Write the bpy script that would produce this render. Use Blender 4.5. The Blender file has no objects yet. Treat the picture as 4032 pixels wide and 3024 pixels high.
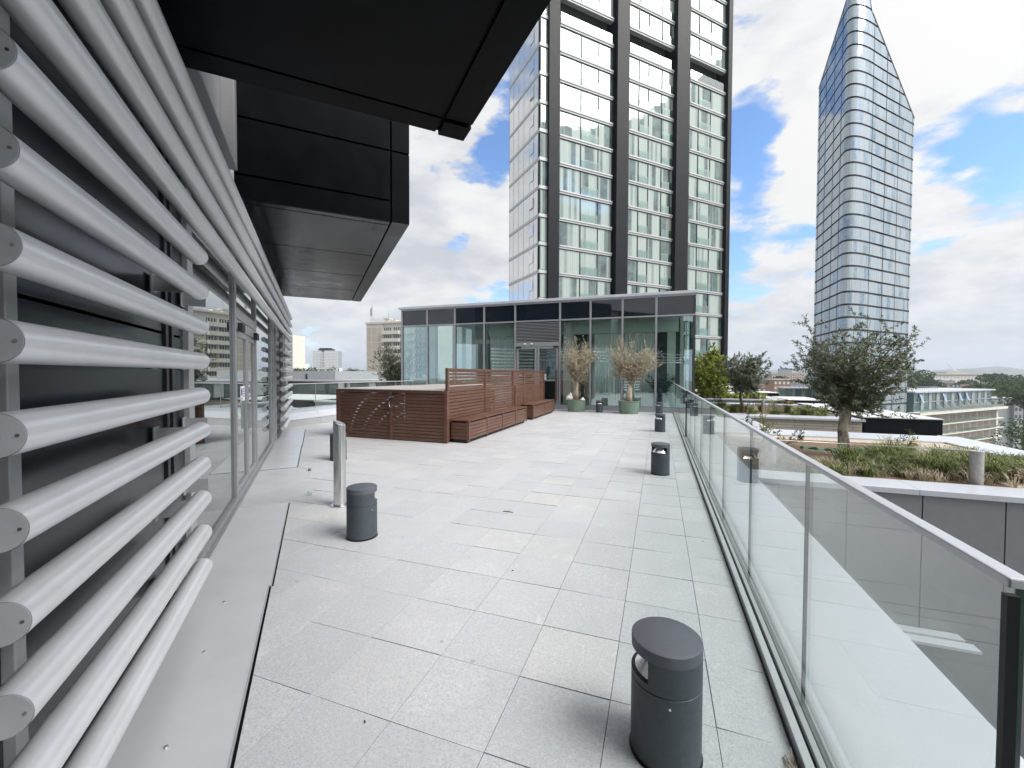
import bpy, bmesh, math, random
import numpy as np
from mathutils import Matrix, Vector
R = math.radians
random.seed(7); rng = np.random.default_rng(7)
S = bpy.context.scene
COL = S.collection

# ------------------------------------------------------------------ camera
cam_d = bpy.data.cameras.new("camera"); cam = bpy.data.objects.new("camera", cam_d); COL.objects.link(cam)
right = Vector((0.9421, 0.3355, 0.0035)); fwd = Vector((-0.3353, 0.9418, -0.02515)).normalized()
up = right.cross(fwd).normalized(); right = fwd.cross(up).normalized()
cam.matrix_world = Matrix(((right.x, up.x, -fwd.x, 0.0), (right.y, up.y, -fwd.y, 0.0), (right.z, up.z, -fwd.z, 1.7), (0, 0, 0, 1)))
cam_d.sensor_fit = 'HORIZONTAL'; cam_d.sensor_width = 36.0; cam_d.lens = 36.0 * 1627.06 / 4032.0
cam_d.clip_start = 0.05; cam_d.clip_end = 20000
S.camera = cam

# ------------------------------------------------------------------ light
SUN_AZ, SUN_EL = 98.0, 47.0          # clockwise from +Y
S.view_settings.view_transform = 'Standard'; S.view_settings.look = 'None'
S.view_settings.exposure = 1.08; S.view_settings.gamma = 1.0
S.cycles.max_bounces = 8; S.cycles.diffuse_bounces = 4; S.cycles.glossy_bounces = 4
S.cycles.transmission_bounces = 4; S.cycles.transparent_max_bounces = 16; S.cycles.volume_bounces = 0
S.cycles.caustics_reflective = False; S.cycles.caustics_refractive = False
S.cycles.use_adaptive_sampling = True; S.cycles.adaptive_threshold = 0.02
S.cycles.use_denoising = True; S.cycles.sample_clamp_indirect = 6.0
sd = bpy.data.lights.new("sun", 'SUN'); sun = bpy.data.objects.new("sun", sd); COL.objects.link(sun)
sd.energy = 1.9; sd.angle = R(34); sd.color = (1.0, 0.965, 0.91)
sv = Vector((math.sin(R(SUN_AZ)) * math.cos(R(SUN_EL)), math.cos(R(SUN_AZ)) * math.cos(R(SUN_EL)), math.sin(R(SUN_EL))))
sun.rotation_euler = (-sv).to_track_quat('-Z', 'Y').to_euler(); sun.location = (0, 0, 60)

W = bpy.data.worlds.new("World"); S.world = W; W.use_nodes = True
nt = W.node_tree; N = nt.nodes; L = nt.links; N.clear()
def wn(t, **k):
    n = N.new(t)
    for a, b in k.items(): setattr(n, a, b)
    return n
def wmath(op, a, b=None, c=None, clamp=False):
    n = wn('ShaderNodeMath', operation=op, use_clamp=clamp)
    for i, v in enumerate((a, b, c)):
        if v is None: continue
        if isinstance(v, (int, float)): n.inputs[i].default_value = v
        else: L.new(v, n.inputs[i])
    return n.outputs[0]
def wvec(op, a, b=None):
    n = wn('ShaderNodeVectorMath', operation=op)
    for i, v in enumerate((a, b)):
        if v is None: continue
        if isinstance(v, (tuple, list)): n.inputs[i].default_value = v
        else: L.new(v, n.inputs[i])
    return n
sky = wn('ShaderNodeTexSky', sky_type='NISHITA', sun_disc=False, sun_elevation=R(SUN_EL), sun_rotation=R(SUN_AZ), air_density=1.0, dust_density=0.6, ozone_density=1.6)
tc = wn('ShaderNodeTexCoord'); dirv = wvec('NORMALIZE', tc.outputs['Generated']).outputs[0]
sep = wn('ShaderNodeSeparateXYZ'); L.new(dirv, sep.inputs[0])
zz = wmath('MAXIMUM', sep.outputs[2], 0.0)
den = wmath('ADD', zz, 0.30)
cx = wmath('DIVIDE', sep.outputs[0], den); cy = wmath('DIVIDE', sep.outputs[1], den)
cmb = wn('ShaderNodeCombineXYZ'); L.new(cx, cmb.inputs[0]); L.new(cy, cmb.inputs[1]); L.new(wmath('MULTIPLY', zz, 2.2), cmb.inputs[2])
def wnoise(vec, scale, detail, rough, dist=0.0, off=(0, 0, 0)):
    a = wvec('ADD', vec, off).outputs[0]
    n = wn('ShaderNodeTexNoise'); n.inputs['Scale'].default_value = scale; n.inputs['Detail'].default_value = detail
    n.inputs['Roughness'].default_value = rough; n.inputs['Distortion'].default_value = dist
    L.new(a, n.inputs['Vector']); return n.outputs[0]
n1 = wnoise(cmb.outputs[0], 1.9, 10, 0.58, 0.10, (3.1, 1.7, 0.4))
n2 = wnoise(cmb.outputs[0], 4.4, 9, 0.58, 0.1, (9.1, 4.2, 2.0))
n3 = wnoise(cmb.outputs[0], 0.9, 3, 0.5, 0.0, (1.0, 8.0, 5.0))
# openings of blue sky and banks of cloud, by compass direction (azimuth from +Y, elevation, spread, strength)
bias = None
for az, el, sp, st in [(-6, 38, 0.16, 0.55), (10, 27, 0.10, 0.42), (6, 14, 0.09, 0.42), (-21, 27, 0.07, 0.40), (28, 22, 0.09, 0.36), (26, 12, 0.05, 0.22),
                       (-45, 13, 0.06, 0.30), (-27, 17, 0.05, 0.30), (-20, 12, 0.04, 0.22), (18, 38, 0.22, -0.22), (34, 33, 0.18, -0.22), (20, 24, .06, .2), (31, 17, .07, .25), (22, 33, .05, .15), (-28, 9, 0.10, -0.25), (-34, 14, 0.10, -0.25), (10, 6, 0.12, -0.25), (24, 5, 0.12, -0.25),
                       (20, 16, 0.05, -0.25), (60, 60, 0.4, -0.2), (150, 40, 0.7, -0.35), (200, 25, 0.6, -0.3), (70, 20, 0.4, -0.15), (-90, 30, 0.25, 0.15)]:
    dvec = (math.sin(R(az)) * math.cos(R(el)), math.cos(R(az)) * math.cos(R(el)), math.sin(R(el)))
    d2 = wvec('DISTANCE', dirv, dvec).outputs['Value']
    g = wmath('MULTIPLY', wmath('EXPONENT', wmath('MULTIPLY', wmath('MULTIPLY', d2, d2), -1.0 / (sp * sp))), st)
    bias = g if bias is None else wmath('ADD', bias, g)
cov = wmath('SUBTRACT', wmath('ADD', wmath('MULTIPLY', wmath('SUBTRACT', wmath('ADD', wmath('MULTIPLY', n1, 0.7), wmath('MULTIPLY', n2, 0.3)), 0.5), 2.1), 0.5), wmath('MULTIPLY', bias, 0.9))
def ramp(val, stops):
    r = wn('ShaderNodeValToRGB'); L.new(val, r.inputs[0]); e = r.color_ramp.elements
    while len(e) < len(stops): e.new(0.5)
    for i, (p, c) in enumerate(stops): e[i].position = p; e[i].color = (*c, 1)
    return r.outputs[0]
mask = ramp(cov, [(0.30, (0, 0, 0)), (0.36, (.35, .35, .35)), (0.425, (1, 1, 1))])
n4 = wnoise(cmb.outputs[0], 2.6, 9, 0.6, 0.2, (3.1, 1.76, 0.33))
shade = wmath('ADD', wmath('ADD', wmath('MULTIPLY', n2, 0.35), wmath('MULTIPLY', n3, 0.30)), wmath('MULTIPLY', n4, 0.35))
ccol = ramp(shade, [(0.39, (.70, .73, .79)), (0.455, (.84, .86, .90)), (0.50, (.96, .965, .98)), (0.54, (1.04, 1.04, 1.03))])
skym = wn('ShaderNodeVectorMath', operation='MULTIPLY'); L.new(sky.outputs[0], skym.inputs[0]); skym.inputs[1].default_value = (0.082, 0.100, 0.118)
mixc = wn('ShaderNodeMix', data_type='RGBA'); L.new(mask, mixc.inputs[0]); L.new(skym.outputs[0], mixc.inputs[6])
cs = wn('ShaderNodeVectorMath', operation='MULTIPLY'); L.new(ccol, cs.inputs[0]); cs.inputs[1].default_value = (0.425, 0.425, 0.425); L.new(cs.outputs[0], mixc.inputs[7])
hz = wn('ShaderNodeMix', data_type='RGBA'); L.new(wmath('EXPONENT', wmath('MULTIPLY', zz, -14.0)), hz.inputs[0])
L.new(mixc.outputs[2], hz.inputs[6]); hz.inputs[7].default_value = (0.36, 0.40, 0.45, 1)
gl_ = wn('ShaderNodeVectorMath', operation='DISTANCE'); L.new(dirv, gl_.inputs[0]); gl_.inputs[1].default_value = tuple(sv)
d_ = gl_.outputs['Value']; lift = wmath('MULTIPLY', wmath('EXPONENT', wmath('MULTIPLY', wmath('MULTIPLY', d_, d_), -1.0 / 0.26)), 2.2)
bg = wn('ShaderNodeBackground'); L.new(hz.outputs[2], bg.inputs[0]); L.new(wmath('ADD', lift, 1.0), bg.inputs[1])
wo = wn('ShaderNodeOutputWorld'); L.new(bg.outputs[0], wo.inputs[0])

# ------------------------------------------------------------------ helpers
WM = {}
FT = Matrix.Rotation(R(45), 4, 'Z')          # facade frame: x = outwards (n), y = along (s)
def tag(o, label=None, cat=None, group=None, kind=None):
    for k, v in (('label', label), ('category', cat), ('group', group), ('kind', kind)):
        if v: o[k] = v
    return o
def thing(name, label, cat, loc=(0, 0, 0), rz=0.0, group=None):
    o = bpy.data.objects.new(name, None); COL.objects.link(o); o.empty_display_size = 0.2
    o.location = loc; o.rotation_euler = (0, 0, rz)
    WM[o.name] = Matrix.Translation(loc) @ Matrix.Rotation(rz, 4, 'Z')
    return tag(o, label, cat, group)
def copy_tree(o, parent=None, loc=None, rz=None, scale=None):
    c = o.copy(); COL.objects.link(c); c.parent = parent
    if loc is not None: c.location = loc
    if rz is not None: c.rotation_euler = (0, 0, rz)
    if scale is not None: c.scale = scale
    for ch in list(o.children): copy_tree(ch, c)
    return c
class MB:
    def __init__(s): s.v = []; s.f = []; s.s = []
    def add(s, vs, fs, T=None, sm=False):
        b = len(s.v)
        if T is not None: vs = [T @ Vector(v) for v in vs]
        s.v += [tuple(v) for v in vs]; s.f += [tuple(i + b for i in f) for f in fs]; s.s += [sm] * len(fs); return s
    def box(s, x0, x1, y0, y1, z0, z1, T=None):
        v = [(x0, y0, z0), (x1, y0, z0), (x1, y1, z0), (x0, y1, z0), (x0, y0, z1), (x1, y0, z1), (x1, y1, z1), (x0, y1, z1)]
        return s.add(v, [(0, 3, 2, 1), (4, 5, 6, 7), (0, 1, 5, 4), (1, 2, 6, 5), (2, 3, 7, 6), (3, 0, 4, 7)], T)
    def tube(s, pts, rad, n=10, caps=True, T=None):
        pts = [Vector(p) for p in pts]
        if not hasattr(rad, '__len__'): rad = [rad] * len(pts)
        vs = []; fs = []; ref = None
        for i, p in enumerate(pts):
            t = (pts[min(i + 1, len(pts) - 1)] - pts[max(i - 1, 0)])
            if t.length < 1e-9: t = Vector((0, 0, 1))
            t.normalize()
            a = Vector((0, 0, 1)) if abs(t.z) < 0.9 else Vector((1, 0, 0))
            e1 = t.cross(a).normalized(); e2 = t.cross(e1).normalized()
            if ref is not None and False: pass
            for k in range(n):
                w = 2 * math.pi * k / n
                vs.append(p + (e1 * math.cos(w) + e2 * math.sin(w)) * rad[i])
        for i in range(len(pts) - 1):
            for k in range(n):
                a, b = i * n + k, i * n + (k + 1) % n
                fs.append((a, a + n, b + n, b))
        s.add(vs, fs, T, True)
        if caps:
            b = len(s.v) - len(vs)
            s.f.append(tuple(b + k for k in range(n))); s.s.append(False)
            s.f.append(tuple(b + (len(pts) - 1) * n + k for k in reversed(range(n)))); s.s.append(False)
        return s
    def lathe(s, prof, n=28, c=(0, 0), T=None, a0=0.0, a1=2 * math.pi):
        full = abs(a1 - a0 - 2 * math.pi) < 1e-6
        m = n if full else n + 1; vs = []; fs = []
        for r, z in prof:
            for k in range(m):
                w = a0 + (a1 - a0) * k / n
                vs.append((c[0] + r * math.cos(w), c[1] + r * math.sin(w), z))
        for i in range(len(prof) - 1):
            for k in range(n):
                a, b = i * m + k, i * m + (k + 1) % m
                fs.append((a, b, b + m, a + m))
        return s.add(vs, fs, T, True)
    def prism(s, poly, z0, z1, T=None):
        k = len(poly); vs = [(x, y, z0) for x, y in poly] + [(x, y, z1) for x, y in poly]
        fs = [tuple(reversed(range(k))), tuple(range(k, 2 * k))] + [(i, (i + 1) % k, k + (i + 1) % k, k + i) for i in range(k)]
        return s.add(vs, fs, T)
    def build(s, name, mat, parent=None, local=False, bevel=0.0, angle=40):
        me = bpy.data.meshes.new(name); vs = s.v
        if parent is not None and not local:
            Mi = WM.get(parent.name)
            if Mi is not None:
                Mi = Mi.inverted(); vs = [tuple(Mi @ Vector(v)) for v in vs]
        me.from_pydata(vs, [], s.f); me.polygons.foreach_set('use_smooth', s.s); me.materials.append(mat)
        me.update()
        if any(s.s): me.set_sharp_from_angle(angle=R(angle))
        o = bpy.data.objects.new(name, me); COL.objects.link(o)
        if parent is not None:
            o.parent = parent
            if not local: WM[o.name] = WM.get(parent.name, Matrix())
        if bevel:
            md = o.modifiers.new('bevel', 'BEVEL'); md.width = bevel; md.segments = 2; md.limit_method = 'ANGLE'; md.angle_limit = R(40)
        return o
def np_mesh(name, verts, faces4, mat, parent=None, attr=None):
    """many quads at once (leaves, blades)"""
    me = bpy.data.meshes.new(name); n = len(verts); k = len(faces4)
    if parent is not None and parent.name in WM:
        Mi = np.array(WM[parent.name].inverted()); verts = verts @ Mi[:3, :3].T + Mi[:3, 3]
    me.vertices.add(n); me.vertices.foreach_set('co', np.asarray(verts, np.float32).ravel())
    me.loops.add(k * 4); me.loops.foreach_set('vertex_index', np.asarray(faces4, np.int32).ravel())
    me.polygons.add(k); me.polygons.foreach_set('loop_start', np.arange(0, k * 4, 4, dtype=np.int32))
    me.polygons.foreach_set('loop_total', np.full(k, 4, np.int32))
    me.update(calc_edges=True); me.validate(); me.materials.append(mat)
    o = bpy.data.objects.new(name, me); COL.objects.link(o)
    if parent is not None: o.parent = parent
    return o
def leafset(P, D, ln, wd, droop=0.0):
    """rhombic leaves at points P pointing along D"""
    P = np.asarray(P); D = np.asarray(D); n = len(P)
    D = D / np.maximum(np.linalg.norm(D, axis=1, keepdims=True), 1e-6)
    r = rng.normal(size=(n, 3)); sd_ = np.cross(D, r); sd_ /= np.maximum(np.linalg.norm(sd_, axis=1, keepdims=True), 1e-6)
    l = (ln * rng.uniform(0.65, 1.25, n))[:, None]; w = (wd * rng.uniform(0.7, 1.2, n))[:, None]
    mid = P + D * l * 0.5
    V = np.stack([P, mid + sd_ * w * .5, P + D * l - np.array([0, 0, droop]) * l, mid - sd_ * w * .5], 1).reshape(-1, 3)
    return V, np.arange(4 * n).reshape(-1, 4)

# ------------------------------------------------------------------ materials
MATS = {}
class NB:
    def __init__(s, name):
        s.m = bpy.data.materials.new(name); s.m.use_nodes = True; s.t = s.m.node_tree; s.N = s.t.nodes; s.L = s.t.links
        s.p = s.N['Principled BSDF']; s.o = s.N['Material Output']; s.pos = None
    def n(s, t, **k):
        x = s.N.new(t)
        for a, b in k.items(): setattr(x, a, b)
        return x
    def P(s):
        if s.pos is None: s.pos = s.n('ShaderNodeNewGeometry')
        return s.pos.outputs['Position']
    def link(s, v, inp):
        if isinstance(v, (int, float)): inp.default_value = v
        elif isinstance(v, (tuple, list)): inp.default_value = (*v, 1) if len(v) == 3 and len(inp.default_value) == 4 else v
        else: s.L.new(v, inp)
    def math(s, op, a, b=None, c=None, clamp=False):
        x = s.n('ShaderNodeMath', operation=op, use_clamp=clamp)
        for i, v in enumerate((a, b, c)):
            if v is not None: s.link(v, x.inputs[i])
        return x.outputs[0]
    def vec(s, op, a, b=None):
        x = s.n('ShaderNodeVectorMath', operation=op)
        for i, v in enumerate((a, b)):
            if v is not None: s.link(v, x.inputs[i])
        return x.outputs[0]
    def noise(s, scale, detail=4, rough=0.5, vec=None, stretch=None, dist=0.0, out=0):
        v = vec or s.P()
        if stretch: v = s.vec('MULTIPLY', v, stretch)
        x = s.n('ShaderNodeTexNoise'); s.L.new(v, x.inputs['Vector'])
        for k, q in (('Scale', scale), ('Detail', detail), ('Roughness', rough), ('Distortion', dist)): x.inputs[k].default_value = q
        return x.outputs[out]
    def ramp(s, v, stops):
        r = s.n('ShaderNodeValToRGB'); s.L.new(v, r.inputs[0]); e = r.color_ramp.elements
        while len(e) < len(stops): e.new(0.5)
        for i, (p, c) in enumerate(stops): e[i].position = p; e[i].color = (*c, 1) if hasattr(c, '__len__') else (c, c, c, 1)
        return r.outputs[0]
    def mix(s, f, a, b):
        x = s.n('ShaderNodeMix', data_type='RGBA'); s.link(f, x.inputs[0]); s.link(a, x.inputs[6]); s.link(b, x.inputs[7]); return x.outputs[2]
    def bump(s, h, strength=0.3, dist=0.01):
        b = s.n('ShaderNodeBump'); s.L.new(h, b.inputs['Height']); b.inputs['Strength'].default_value = strength; b.inputs['Distance'].default_value = dist
        s.L.new(b.outputs[0], s.p.inputs['Normal']); return b
    def set(s, **k):
        for a, v in k.items():
            s.link(v, s.p.inputs[{'base': 'Base Color', 'rough': 'Roughness', 'metal': 'Metallic', 'spec': 'Specular IOR Level', 'coat': 'Coat Weight', 'aniso': 'Anisotropic', 'trans': 'Transmission Weight', 'alpha': 'Alpha', 'sheen': 'Sheen Weight'}[a]])
        return s
def simple(name, c, rough=0.5, metal=0.0, spec=0.5, var=0.10, sc=6.0, bump=0.0, bsc=60, stretch=None, rv=0.10):
    b = NB(name)
    nz = b.noise(sc, 6, 0.6, stretch=stretch)
    lo = tuple(x * (1 - var) for x in c); hi = tuple(min(1, x * (1 + var)) for x in c)
    b.set(base=b.ramp(nz, [(0.3, lo), (0.7, hi)]), metal=metal, spec=spec)
    b.set(rough=b.math('ADD', b.math('MULTIPLY', b.noise(sc * 2.3, 5, 0.6), rv), rough - rv / 2))
    if bump: b.bump(b.noise(bsc, 4, 0.6), bump, 0.004)
    return b.m

def tile_mat():
    b = NB('granite_paving'); P = b.P()
    cell = b.vec('ADD', b.vec('FLOOR', b.vec('MULTIPLY', b.vec('SUBTRACT', P, (-0.22, 0.165, 0)), (2, 2, 0))), (0.5, 0.5, 5.0))
    wnz = b.n('ShaderNodeTexWhiteNoise'); wnz.noise_dimensions = '3D'; b.L.new(cell, wnz.inputs[0]); rv = wnz.outputs[0]
    off = b.vec('ADD', P, b.vec('MULTIPLY', wnz.outputs[1], (7, 7, 7)))
    grain = b.noise(120, 3, 0.75, vec=off); grain2 = b.noise(42, 5, 0.7, vec=off)
    blot = b.noise(3.2, 5, 0.6, vec=off); dirt = b.noise(1.1, 5, 0.6)
    base = b.ramp(rv, [(0.0, (.50, .508, .535)), (0.5, (.535, .54, .56)), (0.85, (.555, .557, .572)), (1.0, (.58, .576, .57))])
    base = b.mix(b.math('MULTIPLY', b.ramp(grain, [(0.40, 1.0), (0.50, 0.0)]), 0.62), base, (.26, .27, .30))
    base = b.mix(b.math('MULTIPLY', b.ramp(grain2, [(0.52, 0.0), (0.62, 1.0)]), 0.45), base, (.66, .66, .66))
    base = b.mix(b.math('MULTIPLY', b.ramp(blot, [(0.35, 1.0), (0.6, 0.0)]), 0.25), base, (.40, .41, .43))
    base = b.mix(b.math('MULTIPLY', b.ramp(dirt, [(0.42, 1.0), (0.62, 0.0)]), 0.28), base, (.43, .435, .445))
    # pale mineral veins that a few slabs carry
    vn = b.noise(2.4, 3, 0.5, vec=off, dist=1.2)
    vein = b.ramp(b.math('ABSOLUTE', b.math('SUBTRACT', vn, 0.5)), [(0.0, 1.0), (0.006, 0.0)])
    vein = b.math('MULTIPLY', vein, b.math('GREATER_THAN', rv, 0.80))
    base = b.mix(b.math('MULTIPLY', vein, 0.4), base, (.72, .72, .71))
    # small dark spots (lichen, drips)
    vo = b.n('ShaderNodeTexVoronoi'); vo.inputs['Scale'].default_value = 3.4; vo.inputs['Randomness'].default_value = 1.0; b.L.new(b.vec('ADD', P, b.vec('MULTIPLY', b.noise(22, 2, 0.5, out=1), (.04, .04, 0))), vo.inputs['Vector'])
    spot = b.math('LESS_THAN', vo.outputs['Distance'], 0.050)
    wv = b.n('ShaderNodeSeparateColor'); b.L.new(vo.outputs['Color'], wv.inputs[0])
    spot = b.math('MULTIPLY', spot, b.math('GREATER_THAN', wv.outputs[0], 0.5))
    base = b.mix(b.math('MULTIPLY', spot, 0.5), base, (.20, .21, .22))
    b.set(base=base, spec=0.5, rough=b.ramp(b.math('ADD', b.math('MULTIPLY', grain2, .5), b.math('MULTIPLY', dirt, .5)), [(0.3, 0.33), (0.7, 0.58)]))
    b.bump(b.math('ADD', grain, b.math('MULTIPLY', grain2, 0.6)), 0.22, 0.003)
    return b.m
def glass_mat(name, tint, refl0=0.05, rough=0.0, dirt=0.0, rt=(1, 1, 1), k=0.95, wav=0.0):
    b = NB(name); b.N.remove(b.p)
    lw = b.n('ShaderNodeLayerWeight'); lw.inputs[0].default_value = 0.5
    fac = b.math('ADD', refl0, b.math('MULTIPLY', b.math('POWER', lw.outputs['Facing'], 4.0), k - refl0), clamp=True)
    tr = b.n('ShaderNodeBsdfTransparent'); tr.inputs[0].default_value = (*tint, 1)
    gl = b.n('ShaderNodeBsdfGlossy'); gl.inputs[0].default_value = (*rt, 1); gl.inputs['Roughness'].default_value = rough
    if wav:
        bp = b.n('ShaderNodeBump'); b.L.new(b.noise(0.7, 2, 0.4), bp.inputs['Height']); bp.inputs['Strength'].default_value = wav; bp.inputs['Distance'].default_value = 0.05
        b.L.new(bp.outputs[0], gl.inputs['Normal'])
    mx = b.n('ShaderNodeMixShader'); b.L.new(fac, mx.inputs[0]); b.L.new(tr.outputs[0], mx.inputs[1]); b.L.new(gl.outputs[0], mx.inputs[2])
    out = mx
    if dirt:
        df = b.n('ShaderNodeBsdfDiffuse'); df.inputs[0].default_value = (.62, .66, .66, 1)
        m2 = b.n('ShaderNodeMixShader'); b.L.new(b.math('MULTIPLY', b.ramp(b.noise(2.2, 6, 0.65), [(0.3, 0.3), (0.75, 1.0)]), dirt), m2.inputs[0])
        b.L.new(mx.outputs[0], m2.inputs[1]); b.L.new(df.outputs[0], m2.inputs[2]); out = m2
    b.L.new(out.outputs[0], b.o.inputs[0]); return b.m
def facade_glass(name, cols, stripes=2.6, axis=(1, 1, 0), refl=0.28, gap=0.35, rt=(1, 1, 1), k=0.9):
    """window pane seen from far: curtains in folds right behind a reflecting sheet"""
    b = NB(name); P = b.P(); oi = b.n('ShaderNodeObjectInfo')
    proj = b.math('ADD', b.vec_dot(P, axis) if hasattr(b, 'vec_dot') else 0.0, 0.0) if False else None
    d = b.n('ShaderNodeVectorMath', operation='DOT_PRODUCT'); b.L.new(P, d.inputs[0]); d.inputs[1].default_value = axis; q = d.outputs['Value']
    q2 = b.math('ADD', q, b.math('MULTIPLY', oi.outputs['Random'], 57.0))
    c1 = b.n('ShaderNodeCombineXYZ'); b.L.new(q2, c1.inputs[0])
    fold = b.noise(stripes * 2.2, 3, 0.6, vec=c1.outputs[0]); wide = b.noise(stripes * 0.16, 2, 0.5, vec=c1.outputs[0])
    cur = b.ramp(fold, [(0.3, cols[0]), (0.65, cols[1])])
    inside = b.ramp(b.noise(0.8, 4, 0.6, vec=b.vec('ADD', P, b.vec('MULTIPLY', oi.outputs['Random'], (31, 17, 5)))), [(0.35, cols[2]), (0.65, cols[3])])
    base = b.mix(b.ramp(wide, [(gap, 1.0), (gap + 0.06, 0.0)]), cur, inside)
    b.set(base=base, rough=0.6, spec=0.0)
    lw = b.n('ShaderNodeLayerWeight'); lw.inputs[0].default_value = 0.5
    fac = b.math('ADD', refl, b.math('MULTIPLY', b.math('POWER', lw.outputs['Facing'], 3.0), k - refl), clamp=True)
    gl = b.n('ShaderNodeBsdfGlossy'); gl.inputs[0].default_value = (*rt, 1); gl.inputs['Roughness'].default_value = 0.03
    bp = b.n('ShaderNodeBump'); b.L.new(b.noise(0.5, 2, 0.4), bp.inputs['Height']); bp.inputs['Strength'].default_value = 0.12; bp.inputs['Distance'].default_value = 0.1
    b.L.new(bp.outputs[0], gl.inputs['Normal'])
    mx = b.n('ShaderNodeMixShader'); b.L.new(fac, mx.inputs[0]); b.L.new(b.p.outputs[0], mx.inputs[1]); b.L.new(gl.outputs[0], mx.inputs[2])
    b.L.new(mx.outputs[0], b.o.inputs[0]); return b.m
def wood_mat():
    b = NB('stained_timber'); P = b.P(); oi = b.n('ShaderNodeObjectInfo')
    g = b.noise(9, 6, 0.6, stretch=(1, 1, 14)); g2 = b.noise(2.0, 3, 0.5, stretch=(1, 1, 6))
    base = b.ramp(g, [(0.3, (.070, .029, .019)), (0.5, (.102, .043, .028)), (0.72, (.140, .066, .044))])
    base = b.mix(b.math('MULTIPLY', g2, 0.4), base, (.13, .075, .052))
    sp = b.n('ShaderNodeSeparateXYZ'); b.L.new(P, sp.inputs[0]); cm = b.n('ShaderNodeCombineXYZ')
    b.L.new(b.math('FLOOR', b.math('DIVIDE', b.math('ADD', sp.outputs[2], -.015), .0838)), cm.inputs[0]); b.L.new(b.math('FLOOR', b.math('MULTIPLY', b.math('ADD', sp.outputs[0], sp.outputs[1]), .41)), cm.inputs[1]); cm.inputs[2].default_value = 3.5
    wz = b.n('ShaderNodeTexWhiteNoise'); b.L.new(b.vec('ADD', cm.outputs[0], (.5, .5, .5)), wz.inputs[0])
    base = b.mix(b.math('MULTIPLY', wz.outputs[0], 0.42), base, (.155, .082, .056))
    base = b.mix(b.math('MULTIPLY', b.ramp(b.noise(1.3, 5, .6), [(.5, 0.0), (.7, 1.0)]), 0.22), base, (.20, .15, .12))
    b.set(base=base, rough=0.42, spec=0.45); b.bump(g, 0.15, 0.003); return b.m
def brick_mat(name, c1, c2, mortar, sx, sy, msize=0.012, offset=0.5):
    b = NB(name); P = b.P()
    sep_ = b.n('ShaderNodeSeparateXYZ'); b.L.new(P, sep_.inputs[0])
    cm = b.n('ShaderNodeCombineXYZ'); b.L.new(b.math('ADD', sep_.outputs[0], sep_.outputs[1]), cm.inputs[0]); b.L.new(sep_.outputs[2], cm.inputs[1])
    br = b.n('ShaderNodeTexBrick'); b.L.new(cm.outputs[0], br.inputs['Vector']); br.offset = offset
    br.inputs['Color1'].default_value = (*c1, 1); br.inputs['Color2'].default_value = (*c2, 1); br.inputs['Mortar'].default_value = (*mortar, 1)
    br.inputs['Scale'].default_value = 1.0; br.inputs['Brick Width'].default_value = sx; br.inputs['Row Height'].default_value = sy; br.inputs['Mortar Size'].default_value = msize
    nz = b.noise(14, 5, 0.6); base = b.mix(b.math('MULTIPLY', nz, 0.3), br.outputs[0], tuple(x * 0.7 for x in c1))
    b.set(base=base, rough=0.8); b.bump(br.outputs['Fac'], -0.3, 0.004); return b.m
def leaf_mat(name, stops, back=None, rough=0.5):
    b = NB(name); P = b.P(); w = b.n('ShaderNodeTexWhiteNoise'); b.L.new(b.vec('FLOOR', b.vec('MULTIPLY', P, (23, 23, 23))), w.inputs[0])
    v = b.math('ADD', b.math('MULTIPLY', w.outputs[0], 0.5), b.math('MULTIPLY', b.noise(2.5, 3, 0.5), 0.5))
    b.set(base=b.ramp(v, stops), rough=rough, spec=0.4)
    tl = b.n('ShaderNodeBsdfTranslucent'); b.L.new(b.ramp(v, stops), tl.inputs[0])
    mx = b.n('ShaderNodeMixShader'); mx.inputs[0].default_value = 0.22
    b.L.new(b.p.outputs[0], mx.inputs[1]); b.L.new(tl.outputs[0], mx.inputs[2]); b.L.new(mx.outputs[0], b.o.inputs[0]); return b.m

M_tile = tile_mat()
M_joint = simple('joint_bed', (.045, .047, .05), 0.9)
M_alu = simple('brushed_aluminium', (.50, .51, .54), 0.34, 0.75, var=.05, sc=3, stretch=(1, 1, 1))
def tube_mat():
    b = NB('satin_silver_tube'); P = b.P()
    n_ = b.noise(5, 6, 0.65); sc = b.noise(260, 2, 0.5)
    base = b.mix(b.math('MULTIPLY', b.ramp(b.noise(2.2, 8, 0.72, dist=.6), [(0.42, 0.0), (0.72, 1.0)]), 0.55), (.74, .75, .79), (.60, .61, .64))
    b.set(base=base, metal=0.25, spec=0.55, rough=b.math('ADD', b.math('MULTIPLY', n_, 0.14), 0.24)); b.bump(sc, 0.05, 0.001); return b.m
M_tube = tube_mat()
M_cap = simple('tube_cap_paint', (.46, .47, .50), 0.5, 0.1)
M_darkpanel = simple('anthracite_metal_panel', (.012, .016, .026), 0.24, 0.0, spec=.5, var=.15, sc=1.2, rv=.16)
def soffit_mat():
    b = NB('black_gloss_cladding'); st = b.noise(1.7, 7, 0.62, dist=0.5, stretch=(1, 1.0, 1)); sm = b.noise(9, 6, 0.7, dist=1.0)
    b.set(base=b.ramp(sm, [(0.3, (.0035, .004, .005)), (0.7, (.008, .0085, .010))]), metal=0.0, spec=0.14,
          rough=b.ramp(b.math('ADD', b.math('MULTIPLY', st, .6), b.math('MULTIPLY', sm, .4)), [(0.35, 0.12), (0.68, 0.30)])); return b.m
M_black = soffit_mat()
M_black2 = simple('matt_black_cladding', (.0035, .004, .005), 0.34, 0, spec=.05, var=.4, sc=3, rv=.2)
M_groove = simple('shadow_black', (.004, .004, .005), 0.9, spec=.1)
M_plate = simple('grey_sheet_metal', (.66, .67, .70), 0.34, 0.3, var=.06, sc=2.2, rv=.2)
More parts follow.
